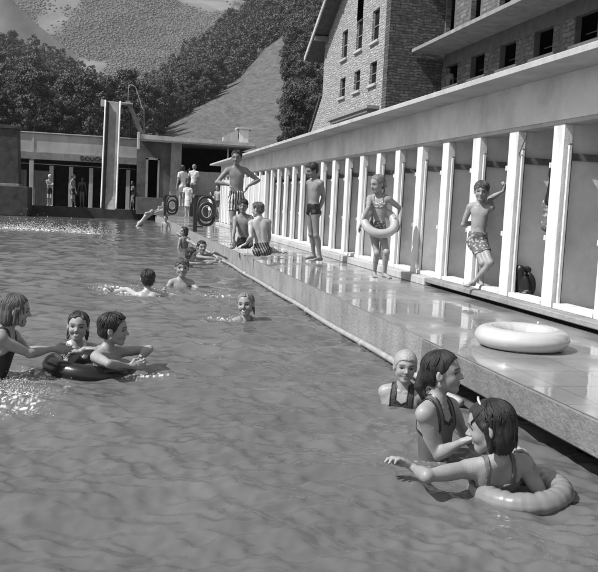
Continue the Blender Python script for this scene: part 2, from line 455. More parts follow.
    at.data.foreach_set('color', np.repeat(tone[:, None], 4, 1).astype(np.float32).ravel())
    link('body', me, MAT[skin], root)
    # eyes
    if eyes and fine:
        for q in (-1, 1):
            c = W(q*.142, .262, .487); r = .066*a; nth, nph = 12, 16
            G = nrm(HM@np.array([math.sin(math.radians(gaze)), 1, 0]))
            GM = frame(G, hu); VV = []; tn = []
            for i in range(nth+1):
                th = PI*i/nth
                for j in range(nph):
                    ph = 2*PI*j/nph; VV.append(c-org+GM@np.array([math.sin(th)*math.cos(ph), math.cos(th), math.sin(th)*math.sin(ph)])*r)
                    tn.append(.05 if i <= 4 else .9)
            FF = [(i*nph+j, i*nph+(j+1) % nph, (i+1)*nph+(j+1) % nph, (i+1)*nph+j) for i in range(nth) for j in range(nph)]
            em = mesh_np('eye', VV, FF, True); at = em.color_attributes.new('tone', 'FLOAT_COLOR', 'POINT')
            at.data.foreach_set('color', np.repeat(np.array(tn)[:, None], 4, 1).astype(np.float32).ravel()); link('eye', em, MAT['eyeball'], root)
        if smile:
            t = Sdf(vox*.7); t.add(cone(W(-.045, .300, .238), W(.045, .300, .238), .03*a, .03*a), .01); [t.add(cone(W(q*.045, .300, .238), W(q*.105, .262, .258), .03*a, .018*a), .01) for q in (-1, 1)]
            V, Q = t.mesh(); link('teeth', mesh_np('teeth', V-org, Q, True), MAT['teeth'], root)
    # hair
    if hair:
        t = Sdf(max(vox*.85, a/34)); big = {'cap': .03, 'pony': .022, 'tied': .022, 'bob': .026, 'crop': .024}.get(hair, .035)
        t.add(ell(W(0, -.06, .635), ((.345+big)*a, (.44+big)*a, (.375+big)*a), HM), .01)
        if hair != 'cap': t.add(ell(W(0, -.16, .45), ((.30+big)*a, (.33+big)*a, .33*a), HM), .06*a)
        sty = hair
        if sty == 'bob':
            t.add(ell(W(0, -.2, .28), (.35*a, .27*a, .36*a), HM), .1*a)
            for q in (-1, 1): t.add(cone(W(q*.34, .02, .55), W(q*.33, -.02, .12), .08*a, .07*a), .06*a)
        if sty == 'long':
            t.add(ell(W(0, -.25, .2), (.33*a, .2*a, .42*a), HM), .1*a)
            for kx, kz in ((-.28, -.22), (-.15, -.32), (0, -.38), (.15, -.3), (.27, -.2), (-.33, -.05), (.33, -.08)):
                t.add(cone(W(kx, -.22, .3), W(kx*1.1, -.3, kz), .1*a, .035*a), .04*a)
            for q in (-1, 1):
                t.add(cone(W(q*.35, -.02, .55), W(q*.36, -.06, .1), .07*a, .04*a), .05*a)
        if sty == 'pony':
            t.add(cone(W(0, -.45, .42), W(.03, -.56, .16), .15*a, .12*a), .06*a)
            t.add(cone(W(.03, -.56, .16), W(.0, -.5, -.16), .12*a, .04*a), .04*a)
            t.add(cone(W(.05, -.5, .1), W(.1, -.38, -.2), .07*a, .02*a), .02*a)
        if sty == 'tied':
            t.add(sph(W(0, -.5, .3), .1*a), .05*a)
            for q in (-1, 1): t.add(cone(W(q*.3, -.2, .3), W(q*.33, -.16, .02), .07*a, .03*a), .04*a)
        sd = random.random()*50
        def hl(X, Y_, Z):
            px, py, pz = X-O[0], Y_-O[1], Z-O[2]
            x, y, z = [(px*HM[0, i]+py*HM[1, i]+pz*HM[2, i])/a for i in range(3)]
            if sty == 'cap': zm = np.where(y < .0, .28+.0*y, .28+(y)*1.45); zm = np.minimum(zm, .74); zm = np.where(y < -.25, .18, zm); return (zm-z)*a*.8
            base = .18 if sty in ('short', 'crop') else -.5
            bk = -.16 if sty != 'bob' else .03
            top = .80 if sty != 'fringe' else .66
            side = np.where(y < bk, base, np.where(y < .08, .44 if sty in ('short', 'fringe', 'crop') else .5, .44+(y-.08)*1.9))
            if sty in ('long', 'bob'): side = np.where((y < .05), -.5, side)
            if sty in ('pony', 'tied'): side = np.where((y < .02) & (y > -.16), .42, side)
            zm = np.minimum(side, top+.06*np.cos(x*9))
            zm = zm+.03*np.sin(x*23+y*7+sd)
            return (zm-z)*a*.6
        def dp(X, Y_, Z, D):
            if sty == 'cap': return 0
            m = np.abs(D) < .05
            px, py, pz = X-O[0], Y_-O[1], Z-O[2]
            x, y, z = [(px*HM[0, i]+py*HM[1, i]+pz*HM[2, i])/a for i in range(3)]
            x, y, z = np.broadcast_arrays(x, y, z); out = np.zeros(D.shape, np.float32)
            xx, yy, zz = x[m], y[m], z[m]; th = np.arctan2(xx, -(yy+.1)+1e-6)
            rad = np.sqrt(xx**2+(yy+.1)**2)
            if sty in ('short', 'fringe', 'crop'): nn = fbm(xx*9+sd, yy*9, zz*5, 3)*.045
            else: nn = pnoise(th*5.5+sd, zz*1.6+rad, 3.3)*.05+pnoise(th*14+sd, zz*2.2, 8.3)*.03
            out[m] = nn*a; return out
        V, Q = t.mesh(clip=hl, disp=dp)
        if sty != 'cap' and fine and len(V):
            VV, QQ, nb = [V], [Q], len(V); gs = np.random.default_rng(int(sd*100)); ns = {'short': 150, 'crop': 90, 'fringe': 170}.get(sty, 200)
            for i in range(ns):
                th0 = gs.uniform(-PI, PI); ed = gs.uniform(0, 1)
                front = math.cos(th0) < -.25     # th0 = PI faces forward
                if front and sty in ('pony', 'tied', 'bob'): continue
                p0, p1 = gs.uniform(.1, .9), 0
                end = (1.05 if sty != 'fringe' else 1.35) if front else {'short': 1.95, 'crop': 1.8, 'fringe': 1.9, 'bob': 1.68, 'pony': 1.7, 'tied': 1.9, 'long': 2.2}[sty]
                p1 = end+gs.uniform(-.25, .05); m = 9; pts = []
                sw = gs.normal()*.35
                for j in range(m):
                    f = j/(m-1.); ph = p0+(p1-p0)*f; th = th0+sw*f*f
                    if sty in ('pony', 'tied') and not front: th = th0*(1-.25*f)
                    lift = 1.0+.02*gs.normal()*.3+(.05 if sty in ('short', 'fringe', 'crop') else .02)*math.sin(f*3.1)*ed
                    pts.append(W(math.sin(ph)*math.sin(th)*(.345+big)*lift, -.06-math.sin(ph)*math.cos(th)*(.44+big)*lift, .635+math.cos(ph)*(.375+big)*lift))
                if sty == 'bob' and not front:
                    nn_ = gs.integers(5, 10); sx_ = gs.normal()*.007
                    for k in range(nn_): pts.append(pts[-1]+HM@np.array([sx_-.02*math.sin(th0), sx_+.014*math.cos(th0), -.07])*a)
                    m += nn_
                mb = MB(); mb.tube(pts, [a*.016*math.sin(PI*(.12+.86*j/(m-1.)))**.7 for j in range(m)], 5, cap=False)
                VV.append(np.array(mb.v)); QQ.append(np.array(mb.f)+nb); nb += len(mb.v)
            V = np.concatenate(VV); Q = np.concatenate(QQ)
        if len(V):
            ho = link('swim_cap' if sty == 'cap' else 'hair', mesh_np('hair', V-org, Q, True), MAT[hmat], root); U2 = ((V-O)@HM)/a
            st = np.stack([np.arctan2(U2[:, 0], -(U2[:, 1]+.1)+1e-6)*1.2, U2[:, 2]*.35+np.hypot(U2[:, 0], U2[:, 1])*.2, np.full(len(V), sd)], 1)
            ho.data.attributes.new('strand', 'FLOAT_VECTOR', 'POINT').data.foreach_set('vector', st.astype(np.float32).ravel())
    # clothes
    def loc(X, Y_, Z, o, M):
        px, py, pz = X-o[0], Y_-o[1], Z-o[2]
        return [(px*M[0, i]+py*M[1, i]+pz*M[2, i]) for i in range(3)]
    def piece(name, prims, off, clip, m, zc2=None, disp=None):
        t = Sdf(max(vox, .004) if off < .012 else max(vox, .005))
        for p, k in prims: t.add(p, k, off)
        V, Q = t.mesh(clip=clip, zmin=zc2 if zc2 is not None else zc, disp=disp)
        if len(V): link(name, mesh_np(name, V-org, Q, True), MAT[m], root)
    th = []
    for nm in ('R', 'L'):
        if nm in joints: hp_, kn, an = joints[nm]; th.append((cone(hp_+(kn-hp_)*.06, kn, .054*g, .033*g), .03*h/1.5))
    wrk = lambda X, Y_, Z, D: (.004*np.sin(fbm(X*9, Y_*9, Z*16, 2)*7)).astype(np.float32)
    for w_ in wear:
        kind, m = w_[0], w_[1]
        if kind in ('trunks', 'briefs', 'skirt', 'shorts'):
            drop = {'trunks': .12, 'briefs': .055, 'skirt': .2, 'shorts': .14}[kind]; off = {'trunks': .009, 'briefs': .005, 'shorts': .016, 'skirt': .02}[kind]
            def clip(X, Y_, Z):
                x, y, z = loc(X, Y_, Z, P, PM); c = z-.055*h
                leg = None
                for nm in joints:
                    hp_, kn, an = joints[nm]; u = nrm(kn-hp_); dd = (X-hp_[0])*u[0]+(Y_-hp_[1])*u[1]+(Z-hp_[2])*u[2]-drop*h
                    near = np.where(x*(1 if nm == 'R' else -1) > 0, dd, -9); leg = near if leg is None else np.maximum(leg, near)
                if kind == 'briefs': c = np.maximum(c, -z-.05*h-np.abs(x)*-.3-.025*h)
                return c if leg is None else np.maximum(c, leg)
            piece({'briefs': 'swim_briefs', 'trunks': 'swim_trunks'}.get(kind, kind), [b for b in body[:2]]+[body[3], body[7]]+th, off, clip, m, disp=wrk if off > .006 and vox < .01 else None)
        if kind in ('onepiece', 'tank'):
            def clip(X, Y_, Z):
                x, y, z = loc(X, Y_, Z, Nk, TM); ax_ = np.abs(x)
                lim = np.where(ax_ < .034*g, -.085*h+ax_*.6, np.where(ax_ < .062*g, .05, -.095*h-(ax_-.062*g)*1.2))
                c = z-lim
                x2, y2, z2 = loc(X, Y_, Z, P, PM); return np.maximum(c, -z2-.045*h-np.abs(x2)*-.5-.04*h)
            piece('swimsuit', body, .0045, clip, m)
            if len(w_) > 2:     # dark piping round the armholes and the neck
                def clip2(X, Y_, Z):
                    x, y, z = loc(X, Y_, Z, Nk, TM); ax_ = np.abs(x)
                    lim = np.where(ax_ < .034*g, -.085*h+ax_*.6, np.where(ax_ < .062*g, .05, -.095*h-(ax_-.062*g)*1.2))
                    e1 = np.abs(z-lim)-.006*h; e2 = np.where(z > -.12*h, np.minimum(np.abs(ax_-.034*g), np.abs(ax_-.062*g))-.0035*h, 1.)
                    e2 = np.where(z > -.085*h, e2, np.where(ax_ > .05*g, e2, 1.))
                    return np.minimum(np.where(z > -.13*h, e1, 1), e2)
                piece('piping', body, .0075, clip2, w_[2])
        if kind == 'bra':
            def clip(X, Y_, Z):
                x, y, z = loc(X, Y_, Z, Nk, TM); ax_ = np.abs(x)
                top = np.where((ax_ > .042*g) & (ax_ < .06*g), .05, -.07*h-.35*np.abs(ax_-.045*g)); return np.maximum(z-top, -.128*h-z)
            piece('bikini_top', body, .008, clip, m)
        if kind in ('shirt', 'dress'):
            ar = []
            for nm in ends:
                sh, e, w2 = ends[nm]; ar.append((cone(sh, sh+(e-sh)*.62, .036*g, .034*g), .03))
            bot = -.31*h if kind == 'shirt' else -.52*h
            ex = []
            if kind == 'dress': ex = [(cone(P, P-np.array([0, 0, .2*h]), .09*g, .13*g), .06)]
            def clip(X, Y_, Z):
                x, y, z = loc(X, Y_, Z, Nk, TM); c = np.maximum(z-.0*h-.01*h, bot-z); 
                for nm in ends:
                    sh, e, w2 = ends[nm]; u = nrm(e-sh); dd = (X-sh[0])*u[0]+(Y_-sh[1])*u[1]+(Z-sh[2])*u[2]
                    rad = np.sqrt(np.maximum((X-sh[0])**2+(Y_-sh[1])**2+(Z-sh[2])**2-dd**2, 0)); q = 1 if nm == 'R' else -1
                    c = np.maximum(c, np.where(x*q > .085*g, dd-.1*h, -9))
                return c
            piece(kind, body+ar+ex, .012, clip, m, disp=wrk)
        if kind == 'trousers':
            lg = []
            for nm in joints: hp_, kn, an = joints[nm]; lg += [(cone(hp_, kn, .06*g, .045*g), .03), (cone(kn, an, .045*g, .038*g), .02)]
            def clip(X, Y_, Z): x, y, z = loc(X, Y_, Z, P, PM); return z-.06*h
            piece('trousers', body[:2]+[body[3], body[7]]+lg, .01, clip, m)
    root['_'] = 0; del root['_']
    return root, dict(Nk=Nk, P=P, ends=ends, joints=joints, O=O, HM=HM, hh=hh, TM=TM, W=W, org=org, T=T)
MAT = {}
def skinmat(name, base, rough=.42):
    MAT[name] = mat(name, base, rough, .1, 12., .3, .1, 110., build=tone_attr())
    MAT[name].node_tree.nodes['Principled BSDF'].inputs['Subsurface Weight'].default_value = .0
skinmat('skin', .28, .42); skinmat('skin_tan', .2, .44); skinmat('skin_pale', .36, .4); skinmat('skin_dark', .13)
MAT['eyeball'] = mat('eyeball', .55, .15, .02, 10, .5, 0, build=tone_attr())
MAT['teeth'] = mat('teeth', .75, .3, .02, 10, .5, 0)
def hairmat(name, base, rough, sc=60):
    def f(nt, N, L, b, cr, gm, no):
        a = N.new('ShaderNodeAttribute'); a.attribute_name = 'strand'
        n = N.new('ShaderNodeTexNoise'); n.inputs['Scale'].default_value = 16; n.inputs['Detail'].default_value = 6; n.inputs['Roughness'].default_value = .7
        L.new(a.outputs['Vector'], n.inputs['Vector'])
        bp = N.new('ShaderNodeBump'); bp.inputs['Strength'].default_value = .8; bp.inputs['Distance'].default_value = .008
        L.new(n.outputs['Fac'], bp.inputs['Height']); L.new(bp.outputs['Normal'], b.inputs['Normal'])
        L.new(mixc(N, L, ramp(N, L, n.outputs['Fac'], .35, 0, .7, 1), base*.5, base*1.7), b.inputs['Base Color'])
    MAT[name] = mat(name, base, rough, .3, sc, .5, 0, build=f)
hairmat('hair_dark', .018, .38); hairmat('hair_brown', .05, .42); hairmat('hair_fair', .16, .45); hairmat('hair_mid', .085, .42)
MAT['cap_rubber'] = mat('cap_rubber', .3, .5, .1, 20, .4, .35, 70)
def pattern(kind, a, b_, sc=1.):
    def f(nt, N, L, b, cr, gm, no):
        tc = N.new('ShaderNodeTexCoord')
        if kind == 'stripe_v' or kind == 'stripe_h':
            sx = N.new('ShaderNodeSeparateXYZ'); L.new(tc.outputs['Object'], sx.inputs[0])
            if kind == 'stripe_v':
                at = math_node(N, L, 'ARCTAN2', sx.outputs['Y'], sx.outputs['X']); s = math_node(N, L, 'SINE', math_node(N, L, 'MULTIPLY', at, sc))
            else: s = math_node(N, L, 'SINE', math_node(N, L, 'MULTIPLY', sx.outputs['Z'], sc))
            fac = math_node(N, L, 'GREATER_THAN', s, 0.)
        elif kind == 'stripe_back':
            sx = N.new('ShaderNodeSeparateXYZ'); L.new(tc.outputs['Object'], sx.inputs[0])
            s = math_node(N, L, 'SINE', math_node(N, L, 'MULTIPLY', math_node(N, L, 'ADD', sx.outputs['X'], math_node(N, L, 'MULTIPLY', sx.outputs['Z'], .45)), sc)); fac = math_node(N, L, 'GREATER_THAN', s, 0.15)
        else:
            v = N.new('ShaderNodeTexVoronoi'); v.inputs['Scale'].default_value = sc; L.new(tc.outputs['Object'], v.inputs['Vector'])
            fac = math_node(N, L, 'LESS_THAN', v.outputs['Distance'], .38)
        L.new(mixc(N, L, fac, a, b_), b.inputs['Base Color'])
    return f
MAT['stripes'] = mat('striped_cloth', .3, .7, build=pattern('stripe_v', .04, .62, 15))
MAT['stripes_back'] = mat('striped_trunks', .3, .7, build=pattern('stripe_back', .025, .2, 150))
MAT['print_cloth'] = mat('printed_cloth', .3, .7, build=pattern('dots', .11, .34, 30))
MAT['print_light'] = mat('floral_cloth', .3, .7, build=pattern('dots', .2, .5, 34))
MAT['cloth_dark'] = mat('cloth_dark', .022, .55, .2, 8, .4, .2, 120)
MAT['cloth_black'] = mat('cloth_black', .01, .4, .2, 8, .5, .1, 120)
MAT['cloth_mid'] = mat('cloth_mid', .1, .55, .2, 8, .4, .2, 200)
MAT['cloth_grey'] = mat('cloth_grey', .17, .7, .2, 8, .4, .2, 120)
MAT['cloth_white'] = mat('cloth_white', .6, .8, .05, 8, .3, .2, 60)
# ------------------------------------------------------------------ world and sun
SUN_EL, SUN_DIR = 49., nrm([-1., -.22, 0])      # horizontal direction towards the sun
w = bpy.data.worlds.new('World'); SC.world = w; w.use_nodes = True
nt = w.node_tree; bg = nt.nodes['Background']
sky = nt.nodes.new('ShaderNodeTexSky'); sky.sky_type = 'NISHITA'; sky.sun_disc = False
sky.sun_elevation = math.radians(SUN_EL); sky.sun_rotation = math.atan2(SUN_DIR[0], SUN_DIR[1]); sky.air_density = 1.2; sky.dust_density = 2.
bw = nt.nodes.new('ShaderNodeRGBToBW'); nt.links.new(sky.outputs[0], bw.inputs[0]); nt.links.new(bw.outputs[0], bg.inputs['Color'])
bg.inputs['Strength'].default_value = .09
sd = bpy.data.lights.new('sun', 'SUN'); sd.energy = 5.; sd.angle = math.radians(.53); sd.color = (1, 1, 1)
so = bpy.data.objects.new('sun', sd); COL.objects.link(so)
S3 = SUN_DIR*math.cos(math.radians(SUN_EL))+np.array([0, 0, math.sin(math.radians(SUN_EL))])
so.rotation_euler = Vector((-S3[0], -S3[1], -S3[2])).to_track_quat('-Z', 'Y').to_euler(); so.location = (-20, 5, 30)
# ------------------------------------------------------------------ camera
cd = bpy.data.cameras.new('camera'); co = bpy.data.objects.new('camera', cd); COL.objects.link(co); SC.camera = co
Mw = Matrix([list(r) for r in CAMM]).to_4x4(); Mw.translation = Vector((0, 0, H)); co.matrix_world = Mw
cd.sensor_fit = 'HORIZONTAL'; cd.sensor_width = 36; cd.lens = F/598*36; cd.clip_end = 30000; cd.clip_start = .05
SC.view_settings.view_transform = 'Standard'; SC.view_settings.look = 'None'; SC.view_settings.exposure = .74; SC.view_settings.gamma = 1
SC.view_settings.use_curve_mapping = False
SC.cycles.max_bounces = 6; SC.cycles.use_denoising = True
SC.render.resolution_x = 1024; SC.render.resolution_y = 979
# ------------------------------------------------------------------ setting materials
def tiles(nt, N, L, b, cr, gm, no):
    sx = N.new('ShaderNodeSeparateXYZ'); L.new(gm.outputs['Position'], sx.inputs[0])
    cb = N.new('ShaderNodeCombineXYZ'); L.new(sx.outputs['X'], cb.inputs[0]); L.new(sx.outputs['Y'], cb.inputs[1])
    t = N.new('ShaderNodeTexBrick'); t.offset = 0; L.new(cb.outputs[0], t.inputs['Vector']); t.inputs['Scale'].default_value = 1
    t.inputs['Brick Width'].default_value = .41; t.inputs['Row Height'].default_value = .41; t.inputs['Mortar Size'].default_value = .009
    t.inputs['Color1'].default_value = (.27,)*3+(1,); t.inputs['Color2'].default_value = (.2,)*3+(1,); t.inputs['Mortar'].default_value = (.1,)*3+(1,)
    L.new(mixc(N, L, .6, t.outputs['Color'], cr.outputs['Color'], 'MIX'), b.inputs['Base Color'])
    n = N.new('ShaderNodeTexNoise'); n.inputs['Scale'].default_value = 1.6; n.inputs['Detail'].default_value = 7; L.new(gm.outputs['Position'], n.inputs['Vector'])
    L.new(ramp(N, L, n.outputs['Fac'], .46, .045, .66, .4), b.inputs['Roughness'])
    n2 = N.new('ShaderNodeTexNoise'); n2.inputs['Scale'].default_value = 5.; n2.inputs['Detail'].default_value = 4; L.new(gm.outputs['Position'], n2.inputs['Vector'])
    hh = math_node(N, L, 'ADD', math_node(N, L, 'MULTIPLY', n2.outputs['Fac'], .6), math_node(N, L, 'MULTIPLY', t.outputs['Fac'], -.12))
    bp = N.new('ShaderNodeBump'); bp.inputs['Strength'].default_value = .12; bp.inputs['Distance'].default_value = .02
    L.new(hh, bp.inputs['Height']); L.new(bp.outputs['Normal'], b.inputs['Normal'])
M = MAT
M['deck'] = mat('wet_tiles', .22, .1, .2, 1.3, .75, 0, build=tiles)
M['concrete'] = mat('concrete', .26, .85, .14, 3, .3, .5, 45, build=stains(.45, .8, 3.5))
M['concrete_rough'] = mat('rough_concrete', .17, .9, .16, 5, .3, .6, 38, build=stains(.5, 1.2, 2.5))
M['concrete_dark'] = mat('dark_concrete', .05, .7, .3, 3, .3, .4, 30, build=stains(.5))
M['plaster'] = mat('plaster', .42, .85, .1, 1.6, .25, .2, 50, build=stains(.4, .5, 2.2))
M['plaster_fascia'] = mat('fascia_plaster', .68, .85, .12, 1.4, .25, .2, 60, build=stains(.35, 1.1, 1.8))
M['white_paint'] = mat('white_paint', .7, .55, .05, 3, .35, .15, 40, build=stains(.4, 1.6, 12))
M['door_panel'] = mat('door_panel', .85, .75, .12, 1.5, .3, .2, 70, build=stains(.3, 2., 2.))
M['white_door'] = mat('white_door', .55, .65, .1, 6, .3, .2, 70, build=stains(.4, .6, 16))
M['dark_board'] = mat('dark_board', .16, .7, .2, 8, .3, .3, 60)
M['black'] = mat('shade_black', .012, .9, .3, 3, .1, .2)  # near-black colour stands in for the shade inside rooms, openings and gaps
M['iron'] = mat('dark_iron', .02, .45, .3, 20, .5, .3, 90)
M['pipe'] = mat('pipe_paint', .33, .4, .15, 12, .5, .3, 80)
M['planks'] = mat('grey_planks', .2, .8, .15, 4, .3, .4, 60, build=stains(.4, .5, 14))
M['stone_x'] = mat('stone_pale', .85, .9, .42, 10, .3, 0, build=brick(1, .2, .46, .31, .3, .09, 'x'))
M['stone_y'] = mat('stone_dark_shade', .9, .9, .42, 9, .3, 0, build=brick(1, .05, .13, .065, .3, .095, 'y'))  # coarse dark stone, with these faces' shade also put into the colour
M['stone_wing'] = mat('stone_wing', .85, .9, .3, 5, .3, 0, build=brick(1, .1, .2, .12, .42, .13, 'x'))
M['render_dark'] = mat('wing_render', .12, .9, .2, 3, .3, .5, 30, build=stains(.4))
M['slate'] = mat('slate_roof', .06, .7, .25, 6, .4, .5, 30)
M['rubber_black'] = mat('black_rubber', .012, .25, .2, 6, .5, .05, 30)
M['vinyl_white'] = mat('white_vinyl', .47, .3, .03, 6, .5, .03, 30, coat=.3)
M['vinyl_grey'] = mat('grey_vinyl', .42, .28, .05, 6, .5, .03, 30, coat=.3)
M['vinyl_mid'] = mat('mid_vinyl', .2, .26, .05, 6, .5, .03, 30, coat=.3)
M['trunk'] = mat('bark', .05, .9, .3, 8, .2, .6, 40)
def leafmat(name, base):
    def f(nt, N, L, b, cr, gm, no):
        oi = N.new('ShaderNodeObjectInfo'); v = ramp(N, L, oi.outputs['Random'], 0, .65, 1, 1.5)
        L.new(mixc(N, L, 1., cr.outputs['Color'], v, 'MULTIPLY'), b.inputs['Base Color'])
    return mat(name, base, .6, .3, .7, .3, 0, build=f)
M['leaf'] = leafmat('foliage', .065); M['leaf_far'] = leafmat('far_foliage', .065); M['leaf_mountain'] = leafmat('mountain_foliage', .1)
def grassy(dark, light, sc):
    def f(nt, N, L, b, cr, gm, no):
        n = N.new('ShaderNodeTexNoise'); n.inputs['Scale'].default_value = sc; n.inputs['Detail'].default_value = 10; n.inputs['Roughness'].default_value = .7
        mp = N.new('ShaderNodeMapping'); mp.inputs['Scale'].default_value = (1, .09, .12)
        L.new(gm.outputs['Position'], mp.inputs[0]); L.new(mp.outputs[0], n.inputs['Vector']); L.new(mp.outputs[0], no.inputs['Vector'])
        L.new(mixc(N, L, .5, cr.outputs['Color'], mixc(N, L, ramp(N, L, n.outputs['Fac'], .35, 0, .68, 1), dark, light)), b.inputs['Base Color'])
    return f
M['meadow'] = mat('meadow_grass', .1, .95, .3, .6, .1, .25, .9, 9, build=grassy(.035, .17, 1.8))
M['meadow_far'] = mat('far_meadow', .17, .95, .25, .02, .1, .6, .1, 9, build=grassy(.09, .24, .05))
M['mountain'] = mat('mountain_ground', .15, .95, .25, .01, .1, .6, .03, 10, build=tone_attr())
# ------------------------------------------------------------------ terrain (height given along rays: real hills at real distances)
def interp(t, xs): return np.interp(t, [a for a, _ in xs], [b for _, b in xs])
T1 = [(-700, -60), (-300, 0), (0, 54), (50, 69), (95, 90), (128, 101), (155, 86), (190, 52), (237, 18), (270, -40), (330, -120), (700, -200), (1300, -200)]
T2 = [(-700, -160), (-200, -90), (0, 8), (30, 34), (75, 66), (105, 80), (140, 96), (400, 110), (1300, 110)]
def hor(u): return 195+.0478*(u-113)
def az_of_u(u): d = ray(u, 195+.0478*(u-113)); return math.atan2(d[0], d[1])
US = np.linspace(-620, 1250, 500); AZ = np.array([az_of_u(u) for u in US])
def u_of_az(a): return np.interp(a, AZ, US)
def hill_z(u, r, which):
    u = np.asarray(u, float); r = np.asarray(r, float)
    if which == 1:
        t = np.clip((r-60)/(520-60), 0, 1.35); v0 = 165.; v = v0+(interp(u, T1)-v0)*np.where(t < 1, t**.85, 1-.9*(t-1)); fl = 1.6
    elif which == 2:
        t = np.clip((r-500)/(1200-500), 0, 1.2); v = 150+(interp(u, T2)-150)*np.where(t < 1, t, 1-1.5*(t-1)); fl = 5
    else:
        t = np.clip((r-1000)/(4500-1000), 0, 1.); v = 100+(-170-100)*t**.8; fl = 95
    e = (hor(u)-v)/F/np.cos(np.interp(u, US, AZ)*.0)
    x, y = r*np.sin(np.interp(u, US, AZ)), r*np.cos(np.interp(u, US, AZ))
    s = {1: .02, 2: .008, 3: .0016}[which]
    n = fbm(x*s, y*s, 3.1*which, 5)
    if which == 3: n = n+.8*(.35-np.abs(pnoise(x*.0012+3, y*.0009, 2.2)))*1.5
    amp = fl*np.clip(t*6, .1, 1)
    return H+r*e+n*amp, x, y
def hill_mesh(which, r0, r1, nr, nu):
    u = np.linspace(-600, 1200, nu) if which > 1 else np.concatenate([np.linspace(-600, -20, 60), np.linspace(-18, 340, nu), np.linspace(345, 1200, 80)])
    r = r0*(r1/r0)**np.linspace(0, 1, nr); Ug, Rg = np.meshgrid(u, r)
    z, x, y = hill_z(Ug, Rg, which); n = len(u)
    V = np.stack([x, y, z], -1).reshape(-1, 3); i = np.arange(len(r)-1)[:, None]*n+np.arange(n-1)[None]
    Q = np.stack([i, i+1, i+n+1, i+n], -1).reshape(-1, 4); return V, Q
def wood_density(x, y): return fbm(x*.0024, y*.0015, 9.7, 4)+.22*pnoise(x*.014, y*.014, 1.)
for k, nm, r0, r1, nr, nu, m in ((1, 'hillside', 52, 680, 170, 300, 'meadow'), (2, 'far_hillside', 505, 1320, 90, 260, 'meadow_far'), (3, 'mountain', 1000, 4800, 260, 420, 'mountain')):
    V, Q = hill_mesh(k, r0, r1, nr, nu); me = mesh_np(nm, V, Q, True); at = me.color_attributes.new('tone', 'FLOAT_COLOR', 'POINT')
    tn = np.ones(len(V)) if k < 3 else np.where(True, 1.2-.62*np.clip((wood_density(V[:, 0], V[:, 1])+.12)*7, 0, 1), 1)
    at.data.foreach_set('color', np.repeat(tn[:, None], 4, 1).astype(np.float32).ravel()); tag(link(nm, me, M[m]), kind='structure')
MB().box(-4000, 4000, -4000, 4000, -2.4, -2.0).build('ground', M['meadow'], None, kind='structure')
# ------------------------------------------------------------------ trees
def crown_mesh(seed, hgt=9., wid=5.6, nclump=54, per=170, leaf=.165):
    g = np.random.default_rng(seed); P = []
    th = g.uniform(0, 2*PI, nclump); zz = g.uniform(.12, 1, nclump)
    rad = wid/2*np.sqrt(np.clip(1-((zz-.42)/.62)**2, .03, 1))*g.uniform(.45, 1.02, nclump)
    C = np.stack([rad*np.cos(th), rad*np.sin(th), zz*hgt], 1); sz = wid*g.uniform(.1, .19, nclump)
    n = nclump*per; d = g.normal(size=(n, 3)); d /= np.linalg.norm(d, axis=1)[:, None]
    c = np.repeat(C, per, 0)+d*np.repeat(sz, per)[:, None]*g.uniform(.55, 1.1, (n, 1))*np.array([1, 1, .75])
    nn = d+g.normal(size=(n, 3))*.55+np.array([0, 0, .3]); nn /= np.linalg.norm(nn, axis=1)[:, None]
    a = np.cross(nn, g.normal(size=(n, 3))); a /= np.linalg.norm(a, axis=1)[:, None]; b = np.cross(nn, a)
    s = leaf*g.uniform(.6, 1.3, (n, 1)); V = np.stack([c-a*s, c-b*s*.6, c+a*s, c+b*s*.6], 1).reshape(-1, 3)
    return V, np.arange(4*n).reshape(n, 4)
def tree_proto(seed, hgt, wid, label):
    r = empty('broadleaf_tree', (0, 0, -500), label, 'tree', 'trees on the wooded slopes')
    V, Q = crown_mesh(seed, hgt, wid); link('crown', mesh_np('crown', V, Q), M['leaf'], r)
    g = random.Random(seed); t = MB(); t.tube([(0, 0, -1.5), (.1, 0, hgt*.3), (g.uniform(-.3, .3), .1, hgt*.75)], [.24, .16, .05], 7)
    for k in range(5):
        a = g.uniform(0, 6.28); z = hgt*g.uniform(.25, .6); t.tube([(0, 0, z), (math.cos(a)*wid*.2, math.sin(a)*wid*.2, z+hgt*.12), (math.cos(a)*wid*.36, math.sin(a)*wid*.36, z+hgt*.2)], [.1, .06, .02], 5)
    t.build('trunk', M['trunk'], r, org=(0, 0, 0)); return r
MEADOW = [(140, 150), (160, 128), (190, 112), (210, 96), (230, 80), (246, 64), (262, 48), (272, 38), (284, 44), (288, 80), (276, 100), (276, 112), (281, 124), (281, 150)]
def inside(p, poly):
    x, y = p; c = False; j = len(poly)-1
    for i in range(len(poly)):
        xi, yi = poly[i]; xj, yj = poly[j]
        if (yi > y) != (yj > y) and x < (xj-xi)*(y-yi)/(yj-yi)+xi: c = not c
        j = i
    return c
cands = []; tries = 0
grid = {}
while tries < 90000 and len(cands) < 2300:
    tries += 1
    u = random.uniform(-30, 345); r = math.sqrt(random.uniform(150**2, 515**2))
    z, x, y = [float(q) for q in hill_z(u, r, 1)]; v = proj((x, y, z))[1]
    if inside((u, v), MEADOW) or inside((u, v-5600/r*.5), MEADOW) or inside((u, v-5600/r), MEADOW) or v < -30: continue
    if x > 5 and y < 60: continue
    if u > 345: continue
    sp = 4.3+.003*r
    key = (int(x//4), int(y//4)); bad = False
    for i in (-1, 0, 1):
        for j in (-1, 0, 1):
            for q in grid.get((key[0]+i, key[1]+j), ()):
                if (q[0]-x)**2+(q[1]-y)**2 < sp*sp: bad = True
    if bad: continue
    grid.setdefault(key, []).append((x, y)); cands.append((r, x, y, z, u, v))
